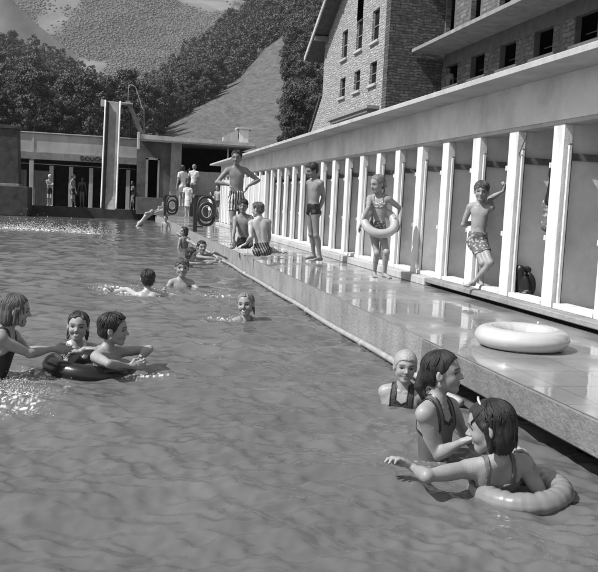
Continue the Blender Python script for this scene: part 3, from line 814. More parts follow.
for _ in range(4000):
    u = random.uniform(279, 345); r = math.sqrt(random.uniform(74**2, 152**2)); z, x, y = [float(q) for q in hill_z(u, r, 1)]; v = proj((x, y, z))[1]
    if y < 62 or inside((u, v), MEADOW) or inside((u, v-25), MEADOW) or inside((u-8, v-25), MEADOW) or any((c[1]-x)**2+(c[2]-y)**2 < 17 for c in cands): continue
    cands.append((r, x, y, z, u, v))
cands.sort()
print('trees', len(cands))
def tree_label(u, v, r): 
    return 'leafy broadleaf tree in the dense dark wood on the valley slopes behind the baths'
protos = [tree_proto(11+k, *hw, '') for k, hw in enumerate(((8.2, 5.6), (9.4, 5.2), (7.2, 5.8), (8.8, 6.2), (6.4, 4.6)))]
rows = []
for i, (r, x, y, z, u, v) in enumerate(cands[:295]):
    p = protos[i % 5] if i < 5 else None
    o = protos[i] if i < 5 else copy_tree(protos[i % 5])
    o.location = (x, y, z-.3); o.rotation_euler = (0, 0, random.uniform(0, 6.28)); s = random.choice((.65, .8, .95, 1.1, 1.3))*random.uniform(.9, 1.1)*(.62 if r < 150 else 1); o.scale = (s, s, s*random.uniform(.9, 1.25))
    o['label'] = tree_label(u, v, r)
VV, QQ, nb = [], [], 0
cm = [crown_mesh(60+k, 7.5, 5.2, 38, 27, .31) for k in range(4)]
for i, (r, x, y, z, u, v) in enumerate(cands[295:]):
    V, Q = cm[i % 4]; a = random.uniform(0, 6.28); s = random.choice((.75, .9, 1.05, 1.3))*random.uniform(.9, 1.1); c_, s_ = math.cos(a)*s, math.sin(a)*s
    W_ = np.stack([V[:, 0]*c_-V[:, 1]*s_+x, V[:, 0]*s_+V[:, 1]*c_+y, V[:, 2]*s*random.uniform(.85, 1.15)+z-.5], 1)
    VV.append(W_); QQ.append(Q+nb); nb += len(V)
tag(link('woodland', mesh_np('woodland', np.concatenate(VV), np.concatenate(QQ)), M['leaf_far']), 'dense dark woodland higher up the near slopes', 'woodland', kind='stuff')
# bushes hugging the slope under the trees fill the wood's floor
VV, QQ, nb = [], [], 0
cm = [crown_mesh(80+k, 3.2, 5., 18, 34, .25) for k in range(4)]
for i, (r, x, y, z, u, v) in enumerate(cands):
    for q in range(1 if r > 152 else 0):
        V, Q = cm[(i+q) % 4]; x2, y2 = x+random.uniform(-2.4, 2.4), y+random.uniform(-2.4, 2.4); s = random.uniform(.7, 1.2)
        VV.append(V*s+np.array([x2, y2, z-.9])); QQ.append(Q+nb); nb += len(V)
tag(link('undergrowth', mesh_np('undergrowth', np.concatenate(VV), np.concatenate(QQ)), M['leaf_far']), 'low leafy undergrowth beneath the trees of the wood', 'undergrowth', kind='stuff')
# distant woods on the mountain
g = np.random.default_rng(5); lump = []
a = np.array([(math.sin(t)*math.cos(p), math.sin(t)*math.sin(p), math.cos(t)) for t in (.5, 1.1, 1.7) for p in np.arange(6)*PI/3+t]+[(0, 0, 1)])
lq = [(i*6+j, i*6+(j+1) % 6, (i+1)*6+(j+1) % 6, (i+1)*6+j) for i in range(2) for j in range(6)]+[(18, j, (j+1) % 6, (j+1) % 6) for j in range(6)]
n = 300000; u = g.uniform(-40, 420, n); r = np.sqrt(g.uniform(1050**2, 3800**2, n)); z, x, y = hill_z(u, r, 3)
dens = fbm(x*.0024, y*.0015, 9.7, 4)+.22*pnoise(x*.014, y*.014, 1.); k = dens > g.normal(size=n)*.035-.05; x, y, z, r = x[k], y[k], z[k], r[k]
s = g.uniform(1.0, 2.5, len(x))*(.45+r/2600); tri = []
V = a[None]*s[:, None, None]*g.uniform(.7, 1.25, (len(x), 19, 1))*np.array([1, 1, .7])+np.stack([x, y, z+s*.2], 1)[:, None]
Q = np.array([q if q[2] != q[3] else q for q in lq]); 
Qq = (Q[:12][None]+np.arange(len(x))[:, None, None]*19).reshape(-1, 4)
Qt = (Q[12:][None]+np.arange(len(x))[:, None, None]*19).reshape(-1, 4)
me = bpy.data.meshes.new('distant_wood'); me.from_pydata([], [], [])
V = V.reshape(-1, 3)
me.vertices.add(len(V)); me.vertices.foreach_set('co', V.astype(np.float32).ravel())
allf = np.concatenate([Qq.ravel(), Qt[:, :3].ravel()]); me.loops.add(len(allf)); me.loops.foreach_set('vertex_index', allf.astype(np.int32))
st = np.concatenate([np.arange(len(Qq))*4, len(Qq)*4+np.arange(len(Qt))*3]).astype(np.int32); me.polygons.add(len(st)); me.polygons.foreach_set('loop_start', st)
me.update(calc_edges=True)
def hazebox(rho):
    b = MB(); b.box(-5600, 5600, -5600, 5600, -3.5, 2400); o = b.build('haze', None, None, 'thin pale summer haze over the valley', None, None, 'stuff')
    m = bpy.data.materials.new('haze'); m.use_nodes = True; n = m.node_tree; n.nodes.remove(n.nodes['Principled BSDF'])
    v = n.nodes.new('ShaderNodeVolumePrincipled'); v.inputs['Color'].default_value = (.85, .85, .85, 1); v.inputs['Density'].default_value = rho
    n.links.new(v.outputs[0], n.nodes['Material Output'].inputs['Volume']); o.data.materials.append(m)
hazebox(.00014)
tag(link('distant_wood', me, M['leaf_mountain']), 'pale distant woods covering the far mountainside', 'woods', kind='stuff')
# ------------------------------------------------------------------ pool, deck, kerbs
XE, DZ, PZ, XP = 2.305, .33, .43, 4.0
YS = 5.72; YEND = 46.5
def grid_water():
    ys = [-3., -1., .2]; y = .8
    while y < YEND: ys.append(y); y += max(.008, y*.0046)
    ys.append(YEND); ys = np.array(ys); nx = 560; V = []
    t = np.linspace(0, 1, nx)
    rowsx = []
    for y in ys:
        xl = -(.30*y+1.6); xl = max(xl, -9.9) if y > 2 else -2.2
        rowsx.append(np.concatenate([[-10.2, -10.], xl+(XE+.25-xl)*t]) if y < YS else np.concatenate([[-10.2, -10.], xl+(XE+.02-xl)*t]))
    X = np.array(rowsx); Y_ = np.repeat(ys[:, None], X.shape[1], 1)
    d = np.sqrt(X**2+Y_**2)
    gw = np.random.default_rng(21); Z = np.zeros_like(X); sp = np.maximum(.011, Y_*.0056)
    wx = X+.22*pnoise(X*.55, Y_*.55, 1.1); wy = Y_+.22*pnoise(X*.55, Y_*.55, 5.1)
    env = [.55+.9*np.abs(pnoise(X*.35+9*k, Y_*.35, 3.+k)) for k in range(4)]
    for k in range(64):
        lam = .085*(1.25/.085)**(k/63.); an = gw.normal(1.25, .85); cx_, cy_ = math.cos(an)*2*PI/lam, math.sin(an)*2*PI/lam
        a_ = .035*lam/(2*PI)*(.5 if lam > .5 else 1.15); ph = gw.uniform(0, 6.28)
        q = np.sin(wx*cx_+wy*cy_+ph); q = q+.3*q*q
        Z += a_*q*np.clip(lam/(sp*3.)-.6, 0, 1)*env[k % 4]*1.5
    near = Y_ < 9; xn, yn, sn, en = wx[near], wy[near], sp[near], env[0][near]; zn = np.zeros_like(xn)
    for k in range(34):
        lam = .042*(.13/.042)**(k/33.); an = gw.normal(1.3, .9); cx_, cy_ = math.cos(an)*2*PI/lam, math.sin(an)*2*PI/lam
        zn += .06*lam/(2*PI)*np.sin(xn*cx_+yn*cy_+gw.uniform(0, 6.28))*np.clip(lam/(sn*3.)-.5, 0, 1)
    Z[near] += zn*(.25+1.5*np.clip(fbm(xn*1.1, yn*1.1, 4.4, 2)+.35, 0, 1.2))
    Z += .013*(1-2.2*np.abs(pnoise(wx*3.6, wy*5.6, 2.2)))*np.clip(1.6-d/22, .3, 1)
    foam = np.zeros_like(Z)
    for (cx, cy, rx, ry, am, ft) in FOAM:
        q = ((X-cx)/rx)**2+((Y_-cy)/ry)**2; e = np.exp(-q*1.2); k = e > .01
        nz = np.zeros_like(Z); fr = 46/max(1, cy*.13); nz[k] = fbm(X[k]*fr, Y_[k]*fr*.8, 7., 4)
        Z += am*e*(.5+1.5*np.abs(nz)); foam = np.maximum(foam, np.clip((nz*1.5+ft-.45)*3.2, 0, 1)*np.clip(e*2.2, 0, 1))
    V = np.stack([X, Y_, Z-.02], -1).reshape(-1, 3); n = X.shape[1]
    i = np.arange(len(ys)-1)[:, None]*n+np.arange(n-1)[None]
    return V, np.stack([i, i+1, i+n+1, i+n], -1).reshape(-1, 4), foam.ravel()
def wpt(u, v): p = atz(u, v, 0); return p[0], p[1]
FOAM = []
for (u, v, rx, ry, am, ft) in ((38, 230, .7, .8, .05, .4), (85, 233, .45, .6, .06, .42), (12, 228, .5, .6, .05, .36),
        (148, 294, .45, .2, .006, .25), (113, 289, .2, .2, .03, .35), (210, 297, .25, .15, .005, .25), (228, 319, .2, .12, .01, .25),
        (3, 398, .2, .22, .015, .36), (10, 408, .16, .14, .01, .25), (22, 376, .25, .12, .01, .25), (140, 377, .2, .06, .012, .2), (440, 466, .1, .08, .003, .12)):
    x, y = wpt(u, v); FOAM.append((x, y, rx, ry, am, ft))
V, Q, fm = grid_water(); me = mesh_np('pool_water', V, Q, True)
at = me.color_attributes.new('foam', 'FLOAT_COLOR', 'POINT'); at.data.foreach_set('color', np.repeat(fm[:, None], 4, 1).astype(np.float32).ravel())
def water(nt, N, L, b, cr, gm, no):
    at = N.new('ShaderNodeAttribute'); at.attribute_name = 'foam'
    L.new(mixc(N, L, at.outputs['Fac'], cr.outputs['Color'], .8), b.inputs['Base Color'])
    L.new(ramp(N, L, at.outputs['Fac'], 0, .045, .6, .5), b.inputs['Roughness'])
    n = N.new('ShaderNodeTexNoise'); n.inputs['Scale'].default_value = 5; n.inputs['Detail'].default_value = 7; n.inputs['Roughness'].default_value = .5
    mp = N.new('ShaderNodeMapping'); mp.inputs['Scale'].default_value = (1, 1.5, 1); L.new(gm.outputs['Position'], mp.inputs[0]); L.new(mp.outputs[0], n.inputs['Vector'])
    bp = N.new('ShaderNodeBump'); bp.inputs['Strength'].default_value = .3; bp.inputs['Distance'].default_value = .03
    L.new(n.outputs['Fac'], bp.inputs['Height']); L.new(bp.outputs['Normal'], b.inputs['Normal'])
    b.inputs['IOR'].default_value = 1.33
M['water'] = mat('pool_water', .115, .05, .15, .8, .5, 0, build=water)
tag(link('pool_water', me, M['water']), kind='structure')
MB().box(-10.4, 4, -3, YEND+.2, -1.7, -1.6).build('pool_floor', M['concrete'], None, kind='structure')
# pool wall on the right: plain concrete down to the water, near part a thick overhanging lip above a dark gutter
b = MB(); b.box(XE, XE+.3, YS, YEND, -1.6, DZ-.012, 0); b.build('pool_wall', M['concrete'], None, kind='structure')
b = MB(); b.box(XE-.025, XE+.7, -3, YS, .135, DZ-.006, .012); b.build('pool_wall', M['concrete_rough'], None, kind='structure')
b = MB(); b.box(XE+.36, XE+.7, -3, YS, -1.6, .134); b.build('gutter_wall', M['concrete_dark'], None, kind='structure')  # recess wall coloured dark to carry the shade under the lip
b = MB(); b.box(XE+.004, XE+.35, YS+.001, YEND, DZ-.011, DZ, 0); b.box(XE+.35, 7, -3, YEND+8, DZ-.3, DZ); b.box(XE-.02, XE+.35, -3, YS, DZ-.0055, DZ)
b.build('deck', M['deck'], None, kind='structure')
b = MB(); b.box(-14, -10.2, -3, YEND, -1.6, DZ); b.box(-14, 5, -6, -3, -1.6, DZ); b.build('deck', M['deck'], None, kind='structure')
b = MB(); b.box(-14, XE, YEND, YEND+.5, -1.6, .52, .01); b.build('pool_end_wall', M['concrete_dark'], None, kind='structure')
b = MB(); b.box(-14, XE, YEND+.5, YEND+8, -.5, .47); b.build('end_terrace', M['concrete'], None, kind='structure')
b = MB(); pts = []
for y in np.arange(4.9, 30, .5): pts.append((XE-.05+.006*math.sin(y*1.3), y, .042+.006*math.sin(y*2.1)))
b.tube(pts, .026, 10)
for y in (5.2, 7.1, 9.3, 11.6, 14, 17, 20, 24): b.tube([(XE-.05, y-.03, .042), (XE-.05, y+.03, .042)], .036, 10); b.tube([(XE-.05, y, .042), (XE+.02, y, .042)], .012, 6)
tag(b.build('grab_pipe', M['pipe'], None, org=(XE-.05, 6, .04)), 'pale metal pipe running along the pool wall at water level', 'pipe')
# spray thrown up by the swimmers
g = np.random.default_rng(31); b = MB()
OCT = np.array([(1,0,0),(-1,0,0),(0,1,0),(0,-1,0),(0,0,1),(0,0,-1)]); OF = [(0,2,4),(2,1,4),(1,3,4),(3,0,4),(2,0,5),(1,2,5),(3,1,5),(0,3,5)]
for (u, v, n, sx, sz, r0) in ((38, 229, 900, .7, .22, .008), (82, 232, 650, .42, .18, .008), (12, 228, 400, .5, .12, .008), (3, 392, 420, .12, .05, .0024), (10, 404, 300, .14, .025, .0024), (20, 384, 160, .12, .02, .0022), (150, 291, 80, .4, .04, .004), (112, 289, 80, .15, .05, .004), (228, 319, 60, .15, .03, .003), (207, 297, 60, .2, .03, .004)):
    c = atz(u, v, 0)
    for i in range(n):
        p = c+np.array([g.normal()*sx, g.normal()*sx*1.2, abs(g.normal())*sz*g.uniform(.1, 1)]); r = r0*g.uniform(.4, 1.5)
        b.add(OCT*r*g.uniform(.7, 1.5, (6, 1))+p, OF, True)
b.build('spray', mat('spray', .8, .3, .02, 3, .5, 0), None, 'white spray and droplets thrown up by splashing swimmers', 'spray', None, 'stuff')
# ------------------------------------------------------------------ cabins
YC0, DY = 7.07, .886
cab = empty('changing_cabins', (XP, 10, DZ), 'long row of open changing cabins with white piers under a flat concrete roof', 'changing cabins')
b = MB(); b.box(XP-.13, XP+1.6, 9.75, 31.6, DZ, PZ, .008); b.build('plinth', M['plaster'], cab)
b = MB(); b.box(XP-.13, XP+1.6, -2, 9.75-.001, DZ+.045, PZ, .008)
b.build('plinth_slab', M['concrete'], cab)
b = MB(); b.box(XP-.05, XP+1.6, -2, 9.7, DZ+.001, DZ+.044); b.build('plinth_gap_shade', M['black'], cab)  # solid black filler painted as the shadow under the overhanging slab
ks = [k for k in range(-6, 28)]
for k in ks:
    y1 = YC0+DY*k; y0 = y1-.19
    if y1 > 31.4: break
    b = MB(); b.box(XP, XP+.09, y0, y1, PZ, 2.125, .004); p = b.build('pier', M['white_paint'], cab)
    b = MB(); b.box(XP+.092, XP+1.5, y0+.05, y0+.12, PZ, 2.5); b.build('partition', M['door_panel'], cab)
    if y0 < 21.4:
        b = MB(); b.box(XP+.093, XP+.9, y0+.02, y0+.049, 1.80, 1.865); b.build('hook_board', M['dark_board'], cab)
        b = MB(); b.box(XP+.035, XP+.06, y0-.052, y0-.026, PZ+.03, 1.93)
        b.build('door_edge', M['white_paint'], cab)
        b = MB(); b.box(XP+.05, XP+.085, y0-.0255, y0-.001, PZ+.03, 1.95); b.build('slit_shade', M['dark_board'], cab)  # dark filler strip drawn for the shaded slit between pier and door edge
        b = MB(); b.box(XP+.0, XP+.16, y1+.02, y1+DY-.22, PZ, PZ+.05, .006); b.build('door_sill', M['white_paint'], cab)
    else:
        b = MB()
        for j in range(5): b.box(XP+.02, XP+.05, y1+.01+j*.136, y1+.01+j*.136+.129, PZ+.04, 2.02+.0*j)
        b.build('door', M['white_door'], cab)
for k in (3, 6):
    y1 = YC0+DY*k; b = MB(); P0 = (XP+.06, y1+.01); b.hexa([(P0[0], P0[1], PZ+.05), (P0[0]+.03, P0[1], PZ+.05), (P0[0]+.5, P0[1]+.3, PZ+.05), (P0[0]+.47, P0[1]+.31, PZ+.05), (P0[0], P0[1], 2.0), (P0[0]+.03, P0[1], 2.0), (P0[0]+.5, P0[1]+.3, 2.0), (P0[0]+.47, P0[1]+.31, 2.0)])
    b.build('door', M['door_panel'], cab)
b = MB(); b.box(XP+.001, XP+.2, -2, 31.45, 2.126, 2.165); b.build('lintel', M['plaster'], cab)
b = MB(); b.box(XP-.008, XP+.2, -2, 31.5, 2.165, 2.58); b.build('fascia', M['plaster_fascia'], cab)
for k in range(-4, 16):
    y1 = YC0+DY*k
    for zz in (1.3, .62):
        b = MB(); b.box(XP-.012, XP+.02, y1+.001, y1+.018, PZ+zz, PZ+zz+.05, .003); b.build('hinge', M['iron'] if False else M['white_paint'], cab)
b = MB(); b.box(XP+1.5, XP+1.6, -2, 31.45, PZ+.001, 2.579); b.box(XP+.1, XP+1.49, 31.36, 31.45, PZ+.001, 2.5); b.box(XP+.001, XP+.099, 31.2, 31.44, PZ+.001, 2.124); b.build('wall', M['plaster'], cab)
b = MB(); b.box(3.60, 5.9, -2, 31.9, 2.581, 2.642, .006)
rf = b.build('roof', M['plaster'], cab)
# things in the cabins
def blob(name, prims, vox, m, label, cat, disp=None, zmin=None, org=None, group=None):
    t = Sdf(vox)
    for p, k in prims: t.add(p, k)
    V, Q = t.mesh(disp=disp, zmin=zmin); o = np.array(org if org is not None else (V.mean(0)[0], V.mean(0)[1], V[:, 2].min()))
    ob = link(name, mesh_np(name, V-o, Q, True), M[m]); ob.location = tuple(o); return tag(ob, label, cat, group)
fold = lambda X, Y_, Z, D: (.012*np.sin(Z*9+X*60+Y_*50)).astype(np.float32)
q = YC0+0*DY+DY-.25+.03
def hang(y, z1, z0, m, lab, wd=.06, dx=.16):
    pr = [(ell((XP+dx, y, z1-.05), (.05, .03, .06)), .03), (cone((XP+dx, y-.01, z1-.1), (XP+dx+.0, y-.02, (z1+z0)/2), .05, wd), .03), (cone((XP+dx, y-.02, (z1+z0)/2), (XP+dx-.02, y-.02, z0+.06), wd, .05), .03)]
    return blob('hanging_clothes', pr, .006, m, lab, 'clothes', fold)
hang(7.40, 1.78, 1.36, 'cloth_black', 'dark clothes hanging half hidden behind the second pier from the right', .04, .22)
t_ = hang(7.42, 1.45, 1.12, 'print_cloth', 'patterned cloth hanging below the dark clothes beside a white pier', .035, .2)
bg_ = [(ell((XP+.2, 7.72, .56), (.09, .05, .12)), .03), (cone((XP+.12, 7.74, .5), (XP+.1, 7.72, .7), .02, .03), .02), (cone((XP+.1, 7.72, .72), (XP+.22, 7.74, .72), .035, .02), .02), (ell((XP+.16, 7.66, .47), (.06, .06, .035)), .02)]
blob('bag', bg_, .005, 'cloth_black', 'crumpled dark bag lying on the floor of an open cabin', 'bag', fold)
p = atz(376, 266, DZ); blob('shoe', [(cone(p+[0, .05, .03], p+[.03, -.1, .025], .032, .028), .02), (ell(p+[0, .06, .05], (.035, .04, .05)), .02)], .005, 'cloth_black', 'small black shoe on the wet deck behind the girl\'s legs', 'shoe')
def holed(b, axis, c0, c1, a0, a1, z0, z1, holes):
    """wall between c0..c1 thick, spanning a0..a1 and z0..z1, with rectangular openings"""
    As = sorted({a0, a1, *[h[0] for h in holes], *[h[1] for h in holes]}); As = [a for a in As if a0 <= a <= a1]
    for i in range(len(As)-1):
        x, y = As[i], As[i+1]; m = (x+y)/2; hs = sorted([(h[2], h[3]) for h in holes if h[0] < m < h[1]]); z = z0
        for lo, hi in hs+[(z1, z1)]:
            if lo > z: b.box(c0, c1, x, y, z, lo) if axis == 'x' else b.box(x, y, c0, c1, z, lo)
            z = max(z, hi)
# ------------------------------------------------------------------ terrace the big building stands on
MB().box(5.95, 60, -12, 50, -1, 2.3).build('terrace', M['concrete'], None, kind='structure')
# ------------------------------------------------------------------ stone house with its gable facing the pool
XG, HY0, HY1, HW = 9., 27.7, 36.2, 11.
hs = empty('stone_house', (XG+1, 31, 2.3), 'tall stone house with narrow slit windows in its pale sunlit gable', 'house')
win = []
for (yc, z0, z1) in ((32.9, 7.22, 8.34), (30.85, 7.22, 8.34), (28.85, 7.2, 8.32), (32.9, 5.68, 6.46), (30.85, 5.68, 6.46), (28.85, 5.68, 6.48), (30.9, 9.95, 10.7)):
    win.append((yc-.4, yc+.4, z0, z1))
b = MB(); holed(b, 'x', XG, XG+.45, HY0, HY1, 2.3, 8.35, win)
RZ = lambda y: 8.35+(HY1-y)*.55
# gable triangle: strips up to the roof line, ridge at y=29.2
ys = [HY1, 34.2, 32.5, 31.3, 30.5, 29.2, HY0]
for i in range(len(ys)-1):
    ya, yb = ys[i+1], ys[i]; za, zb = (RZ(ya) if ya >= 29.2 else RZ(29.2)-(29.2-ya)*.55), RZ(yb)
    zb0 = 8.35 if not (ya > 30.45 and yb < 31.35) else 10.7
    if zb0 > 9: b.box(XG, XG+.45, ya, yb, 8.35, 9.95)
    b.hexa([(XG, ya, zb0), (XG+.45, ya, zb0), (XG+.45, yb, zb0), (XG, yb, zb0), (XG, ya, za), (XG+.45, ya, za), (XG+.45, yb, max(zb, zb0+.01)), (XG, yb, max(zb, zb0+.01))])
# buttress flare at the far foot
b.hexa([(XG, HY1, 2.3), (XG+.45, HY1, 2.3), (XG+.45, 41.2, 2.3), (XG, 41.2, 2.3), (XG, HY1, 6.1), (XG+.45, HY1, 6.1), (XG+.45, HY1+.06, 6.1), (XG, HY1+.06, 6.1)])
b.build('gable_wall', M['stone_x'], hs)
b = MB(); b.box(XG-.02, XG+.5, HY1+.0, HY1+.02, 5, 5.1)
b2 = MB(); b2.hexa([(XG-.08, 41.25, 2.3), (XG+.5, 41.25, 2.3), (XG+.5, 41.4, 2.3), (XG-.08, 41.4, 2.3), (XG-.08, HY1+.08, 6.13), (XG+.5, HY1+.08, 6.13), (XG+.5, HY1+.2, 6.2), (XG-.08, HY1+.2, 6.2)])
b2.build('coping', M['slate'], hs)
b = MB(); b.box(XG+.004, 11.0, HY0-.45, HY0-.002, 2.3, RZ(29.2)-1.0); b.build('side_wall', M['stone_y'], hs)
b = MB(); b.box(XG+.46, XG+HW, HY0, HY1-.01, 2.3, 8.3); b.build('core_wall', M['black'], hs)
b = MB(); b.box(XG+.46, XG+HW, HY1-.009, HY1+.001, 2.3, 8.3); b.build('rear_wall', M['stone_y'], hs)
for i, (a0, a1, z0, z1) in enumerate(win):
    f = MB(); f.box(XG-.09, XG+.2, a0-.1, a1+.1, z0-.1, z0+.0, .01); w_ = f.build('window', M['plaster'], hs)
    f = MB(); f.box(XG+.1, XG+.12, a0, a1, z0, z1); f.build('pane', M['black'], w_)
    f = MB(); f.box(XG+.07, XG+.095, a0+.001, a0+.05, z0+.001, z1); f.box(XG+.07, XG+.095, a1-.05, a1, z0+.001, z1); f.box(XG+.07, XG+.095, a0+.05, a1-.05, (z0+z1)/2-.02, (z0+z1)/2+.02); f.build('frame', M['dark_board'], w_)
def roofslab(x0, x1):
    b = MB(); e = .18; yR = 29.2; zR = RZ(yR)
    ye = 37.3; ze = 8.35-(ye-HY1)*.55
    b.hexa([(x0, yR, zR+.02), (x1, yR, zR+.02), (x1, ye, ze+.02), (x0, ye, ze+.02), (x0, yR, zR+e), (x1, yR, zR+e), (x1, ye, ze+e), (x0, ye, ze+e)])
    b.hexa([(x0, 26.6, zR-1.43), (x1, 26.6, zR-1.43), (x1, yR-.001, zR+.02), (x0, yR-.001, zR+.02), (x0, 26.6, zR-1.43+e), (x1, 26.6, zR-1.43+e), (x1, yR-.001, zR+e), (x0, yR-.001, zR+e)])
    return b
rf = roofslab(XG-.62, XG+HW).build('roof', M['slate'], hs)
b = MB(); b.hexa([(XG-.68, 29.2, RZ(29.2)-.02), (XG-.625, 29.2, RZ(29.2)-.02), (XG-.625, 37.34, RZ(37.34)-.02), (XG-.68, 37.34, RZ(37.34)-.02), (XG-.68, 29.2, RZ(29.2)+.2), (XG-.625, 29.2, RZ(29.2)+.2), (XG-.625, 37.34, RZ(37.34)+.2), (XG-.68, 37.34, RZ(37.34)+.2)])
b.build('barge_board', M['plaster'], rf)
b = MB()
for y in (30.6, 33.2, 35.7): b.box(XG-.6, XG-.002, y-.09, y+.09, RZ(y)-.22, RZ(y)-.03)
b.build('rafter', M['dark_board'], rf)
b = MB(); b.box(8.55, 8.998, 27.9, 33.4, 4.72, 4.84, .01); b.build('ledge', M['concrete'], hs)
b = MB(); b.box(8.62, 8.998, 28.1, 33.2, 4.6, 4.719); b.build('ledge_bracket', M['dark_board'], hs)
# ------------------------------------------------------------------ balcony wing
XW = 11.
wg = empty('balcony_wing', (XW, 18, 2.3), 'unfinished stone wing with dark glassless windows above and below a concrete balcony', 'building wing')
lo = [(17.82+2.03*k, 17.82+2.03*k+.98, 5.5, 6.19) for k in range(-6, 5)]
up = [(18.35+2.03*k, 18.35+2.03*k+.72, 7.3, 9.3) for k in range(-6, 5)]
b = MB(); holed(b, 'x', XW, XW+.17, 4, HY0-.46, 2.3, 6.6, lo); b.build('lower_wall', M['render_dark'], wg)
b = MB(); holed(b, 'x', XW, XW+.17, 4, HY0-.46, 6.601, 12.5, up); b.build('upper_wall', M['stone_wing'], wg)
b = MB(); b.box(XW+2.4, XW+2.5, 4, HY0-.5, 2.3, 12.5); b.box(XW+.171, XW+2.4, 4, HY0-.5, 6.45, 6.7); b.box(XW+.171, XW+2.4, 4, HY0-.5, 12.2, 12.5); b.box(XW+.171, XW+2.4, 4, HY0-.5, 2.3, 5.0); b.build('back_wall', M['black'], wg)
b = MB(); b.box(9.82, XW-.002, 4, 27.2, 6.6, 6.72, .01); b.build('balcony', M['concrete'], wg)
for i, (a0, a1, z0, z1) in enumerate(lo):
    f = MB(); f.box(XW-.012, XW+.165, a1+.02, a1+.55, 5.05, z1-.0, .01); w_ = f.build('window', M['stone_wing'], wg); f = MB(); f.box(XW-.012, XW+.165, a0-.3, a0-.02, 5.05, z1-.0, .01); f.build('jamb', M['stone_wing'], w_)
    f = MB(); f.box(XW-.06, XW+.16, a0-.15, a1+.2, z0-.16, z0-.002, .01); f.build('sill', M['plaster'], w_)
    f = MB(); f.box(XW+.3, XW+.33, a0, a1, z0+.28, z0+.3); f.build('bar', M['dark_board'], w_)
for i, (a0, a1, z0, z1) in enumerate(up):
    f = MB(); f.box(XW-.05, XW+.165, a0-.28, a0-.03, z0-.55, z0-.15, .01); f.box(XW-.05, XW+.165, a1+.03, a1+.45, z0-.55, z0-.2, .01); w_ = f.build('window_opening', M['plaster'], wg)
    f = MB(); f.box(XW-.012, XW+.165, a0-.14, a0-.002, z0-.149, z1, .01); f.box(XW-.012, XW+.165, a1+.002, a1+.14, z0-.149, z1, .01); f.build('jamb', M['render_dark'], w_)
b = MB(); b.box(9.6, XW+2.5, 4, HY0-.47, 12.5, 12.8); b.build('roof', M['slate'], wg)
# ------------------------------------------------------------------ showers building
YD = 47.5
sh = empty('shower_building', (-2, YD, .47), 'long low shower building with pale parapet and the word DOUCHES on its beam', 'shower building')
X0, X1 = -14., 1.35
b = MB(); b.box(X0, X1, YD, YD+.35, 3.42, 4.43, .01); b.build('parapet', M['plaster'], sh)
b = MB(); b.box(X0, X1, YD-.08, YD+.42, 4.431, 4.49, .008); b.build('coping', M['plaster'], sh)
b = MB(); b.box(-4.37, -4.27, YD-.03, YD-.002, 3.45, 4.42); b.build('joint_strip', M['plaster'], sh)
b = MB(); b.box(X0, X1, YD-.12, YD+.32, 3.02, 3.415, .01); beam = b.build('beam', M['concrete'], sh)
def text(s, size, loc, m, parent, name='letter', ext=.01):
    cu = bpy.data.curves.new(name, 'FONT'); cu.body = s; cu.size = size; cu.extrude = ext; cu.offset = .006; cu.space_character = 1.05
    o = bpy.data.objects.new(name, cu); COL.objects.link(o); bpy.context.view_layer.update()
    me = bpy.data.meshes.new_from_object(o.evaluated_get(bpy.context.evaluated_depsgraph_get())); bpy.data.objects.remove(o)
    o = link(name, me, m, parent); o.rotation_euler = (PI/2, 0, 0); o.location = tuple(np.array(loc)-parent_world(parent)); return o
p0 = aty(80, 163, YD-.13); text('DOUCHES', .33, (p0[0], YD-.135, 3.1), M['cloth_black'], beam, 'lettering')
b = MB(); b.box(X0, X1, YD+3., YD+3.1, .47, 3.4); b.box(X0, X1, YD+.33, YD+3., 3.3, 3.4); b.box(X1-.1, X1, YD+.4, YD+3, .47, 3.2); b.build('rear_wall', M['render_dark'], sh)
b = MB(); x = aty(31.5, 180, YD)[0]; b.box(x-.11, x+.11, YD-.1, YD+.12, .47, 3.019, .01); b.build('post', M['plaster'], sh)
for u in (51.5, 71, 91, 111, 128):
    x = aty(u, 190, YD+.3)[0]; b = MB(); b.box(x-.12, x+.1, YD+.1, YD+.22, .47, 2.72, .01); b.build('post', M['plaster'], sh)
    b = MB(); b.box(x-.06, x+.06, YD+.221, YD+2.9, .47, 2.6); b.build('partition', M['render_dark'], sh)
b = MB(); b.tube([(X0, YD+.05, 2.78), (X1-.1, YD+.05, 2.78)], .02, 6); b.build('rail', M['plaster'], sh)
b = MB()
x = -9.
xa, xb = aty(33, 190, YD+.2)[0], aty(49.5, 190, YD+.2)[0]
x = xa
while x < xb: b.box(x, x+.145, YD+.18, YD+.21, .5, 2.42); x += .155
x = xa-.35
while x > -8: b.box(x-.145, x, YD+.18, YD+.21, .5, 2.42); x -= .155
b.build('plank_screen', M['planks'], sh)
# ------------------------------------------------------------------ dark diving block at the left edge
dv = empty('diving_block', (-6.5, 43, .47), 'big dark concrete diving block at the left edge of the pool end', 'diving block')
YV = 44.6
a = lambda u, v: aty(u, v, YV)
b = MB(); p1, p2 = a(17, 129), a(18.5, 184); b.hexa([(-10, YV, p2[2]), (p2[0], YV, p2[2]), (p2[0], YV+1.5, p2[2]), (-10, YV+1.5, p2[2]), (-10, YV, p1[2]), (p1[0], YV, p1[2]), (p1[0], YV+1.5, p1[2]), (-10, YV+1.5, p1[2])]); b.build('wall', M['concrete_dark'], dv)
b = MB(); b.box(-10, p1[0]+.06, YV-.08, YV+1.58, p1[2]+.001, p1[2]+.17, .01); b.build('cap', M['concrete_dark'], dv)
b = MB(); b.box(-10, p2[0]+.04, YV-.25, YV+1.6, p2[2]-.13, p2[2]-.001, .01); b.build('ledge', M['concrete'], dv)
b = MB(); b.box(-10, a(29, 195)[0], YV-.7, YV+1.8, .0, p2[2]-.131, .02); b.build('base', M['concrete_dark'], dv)
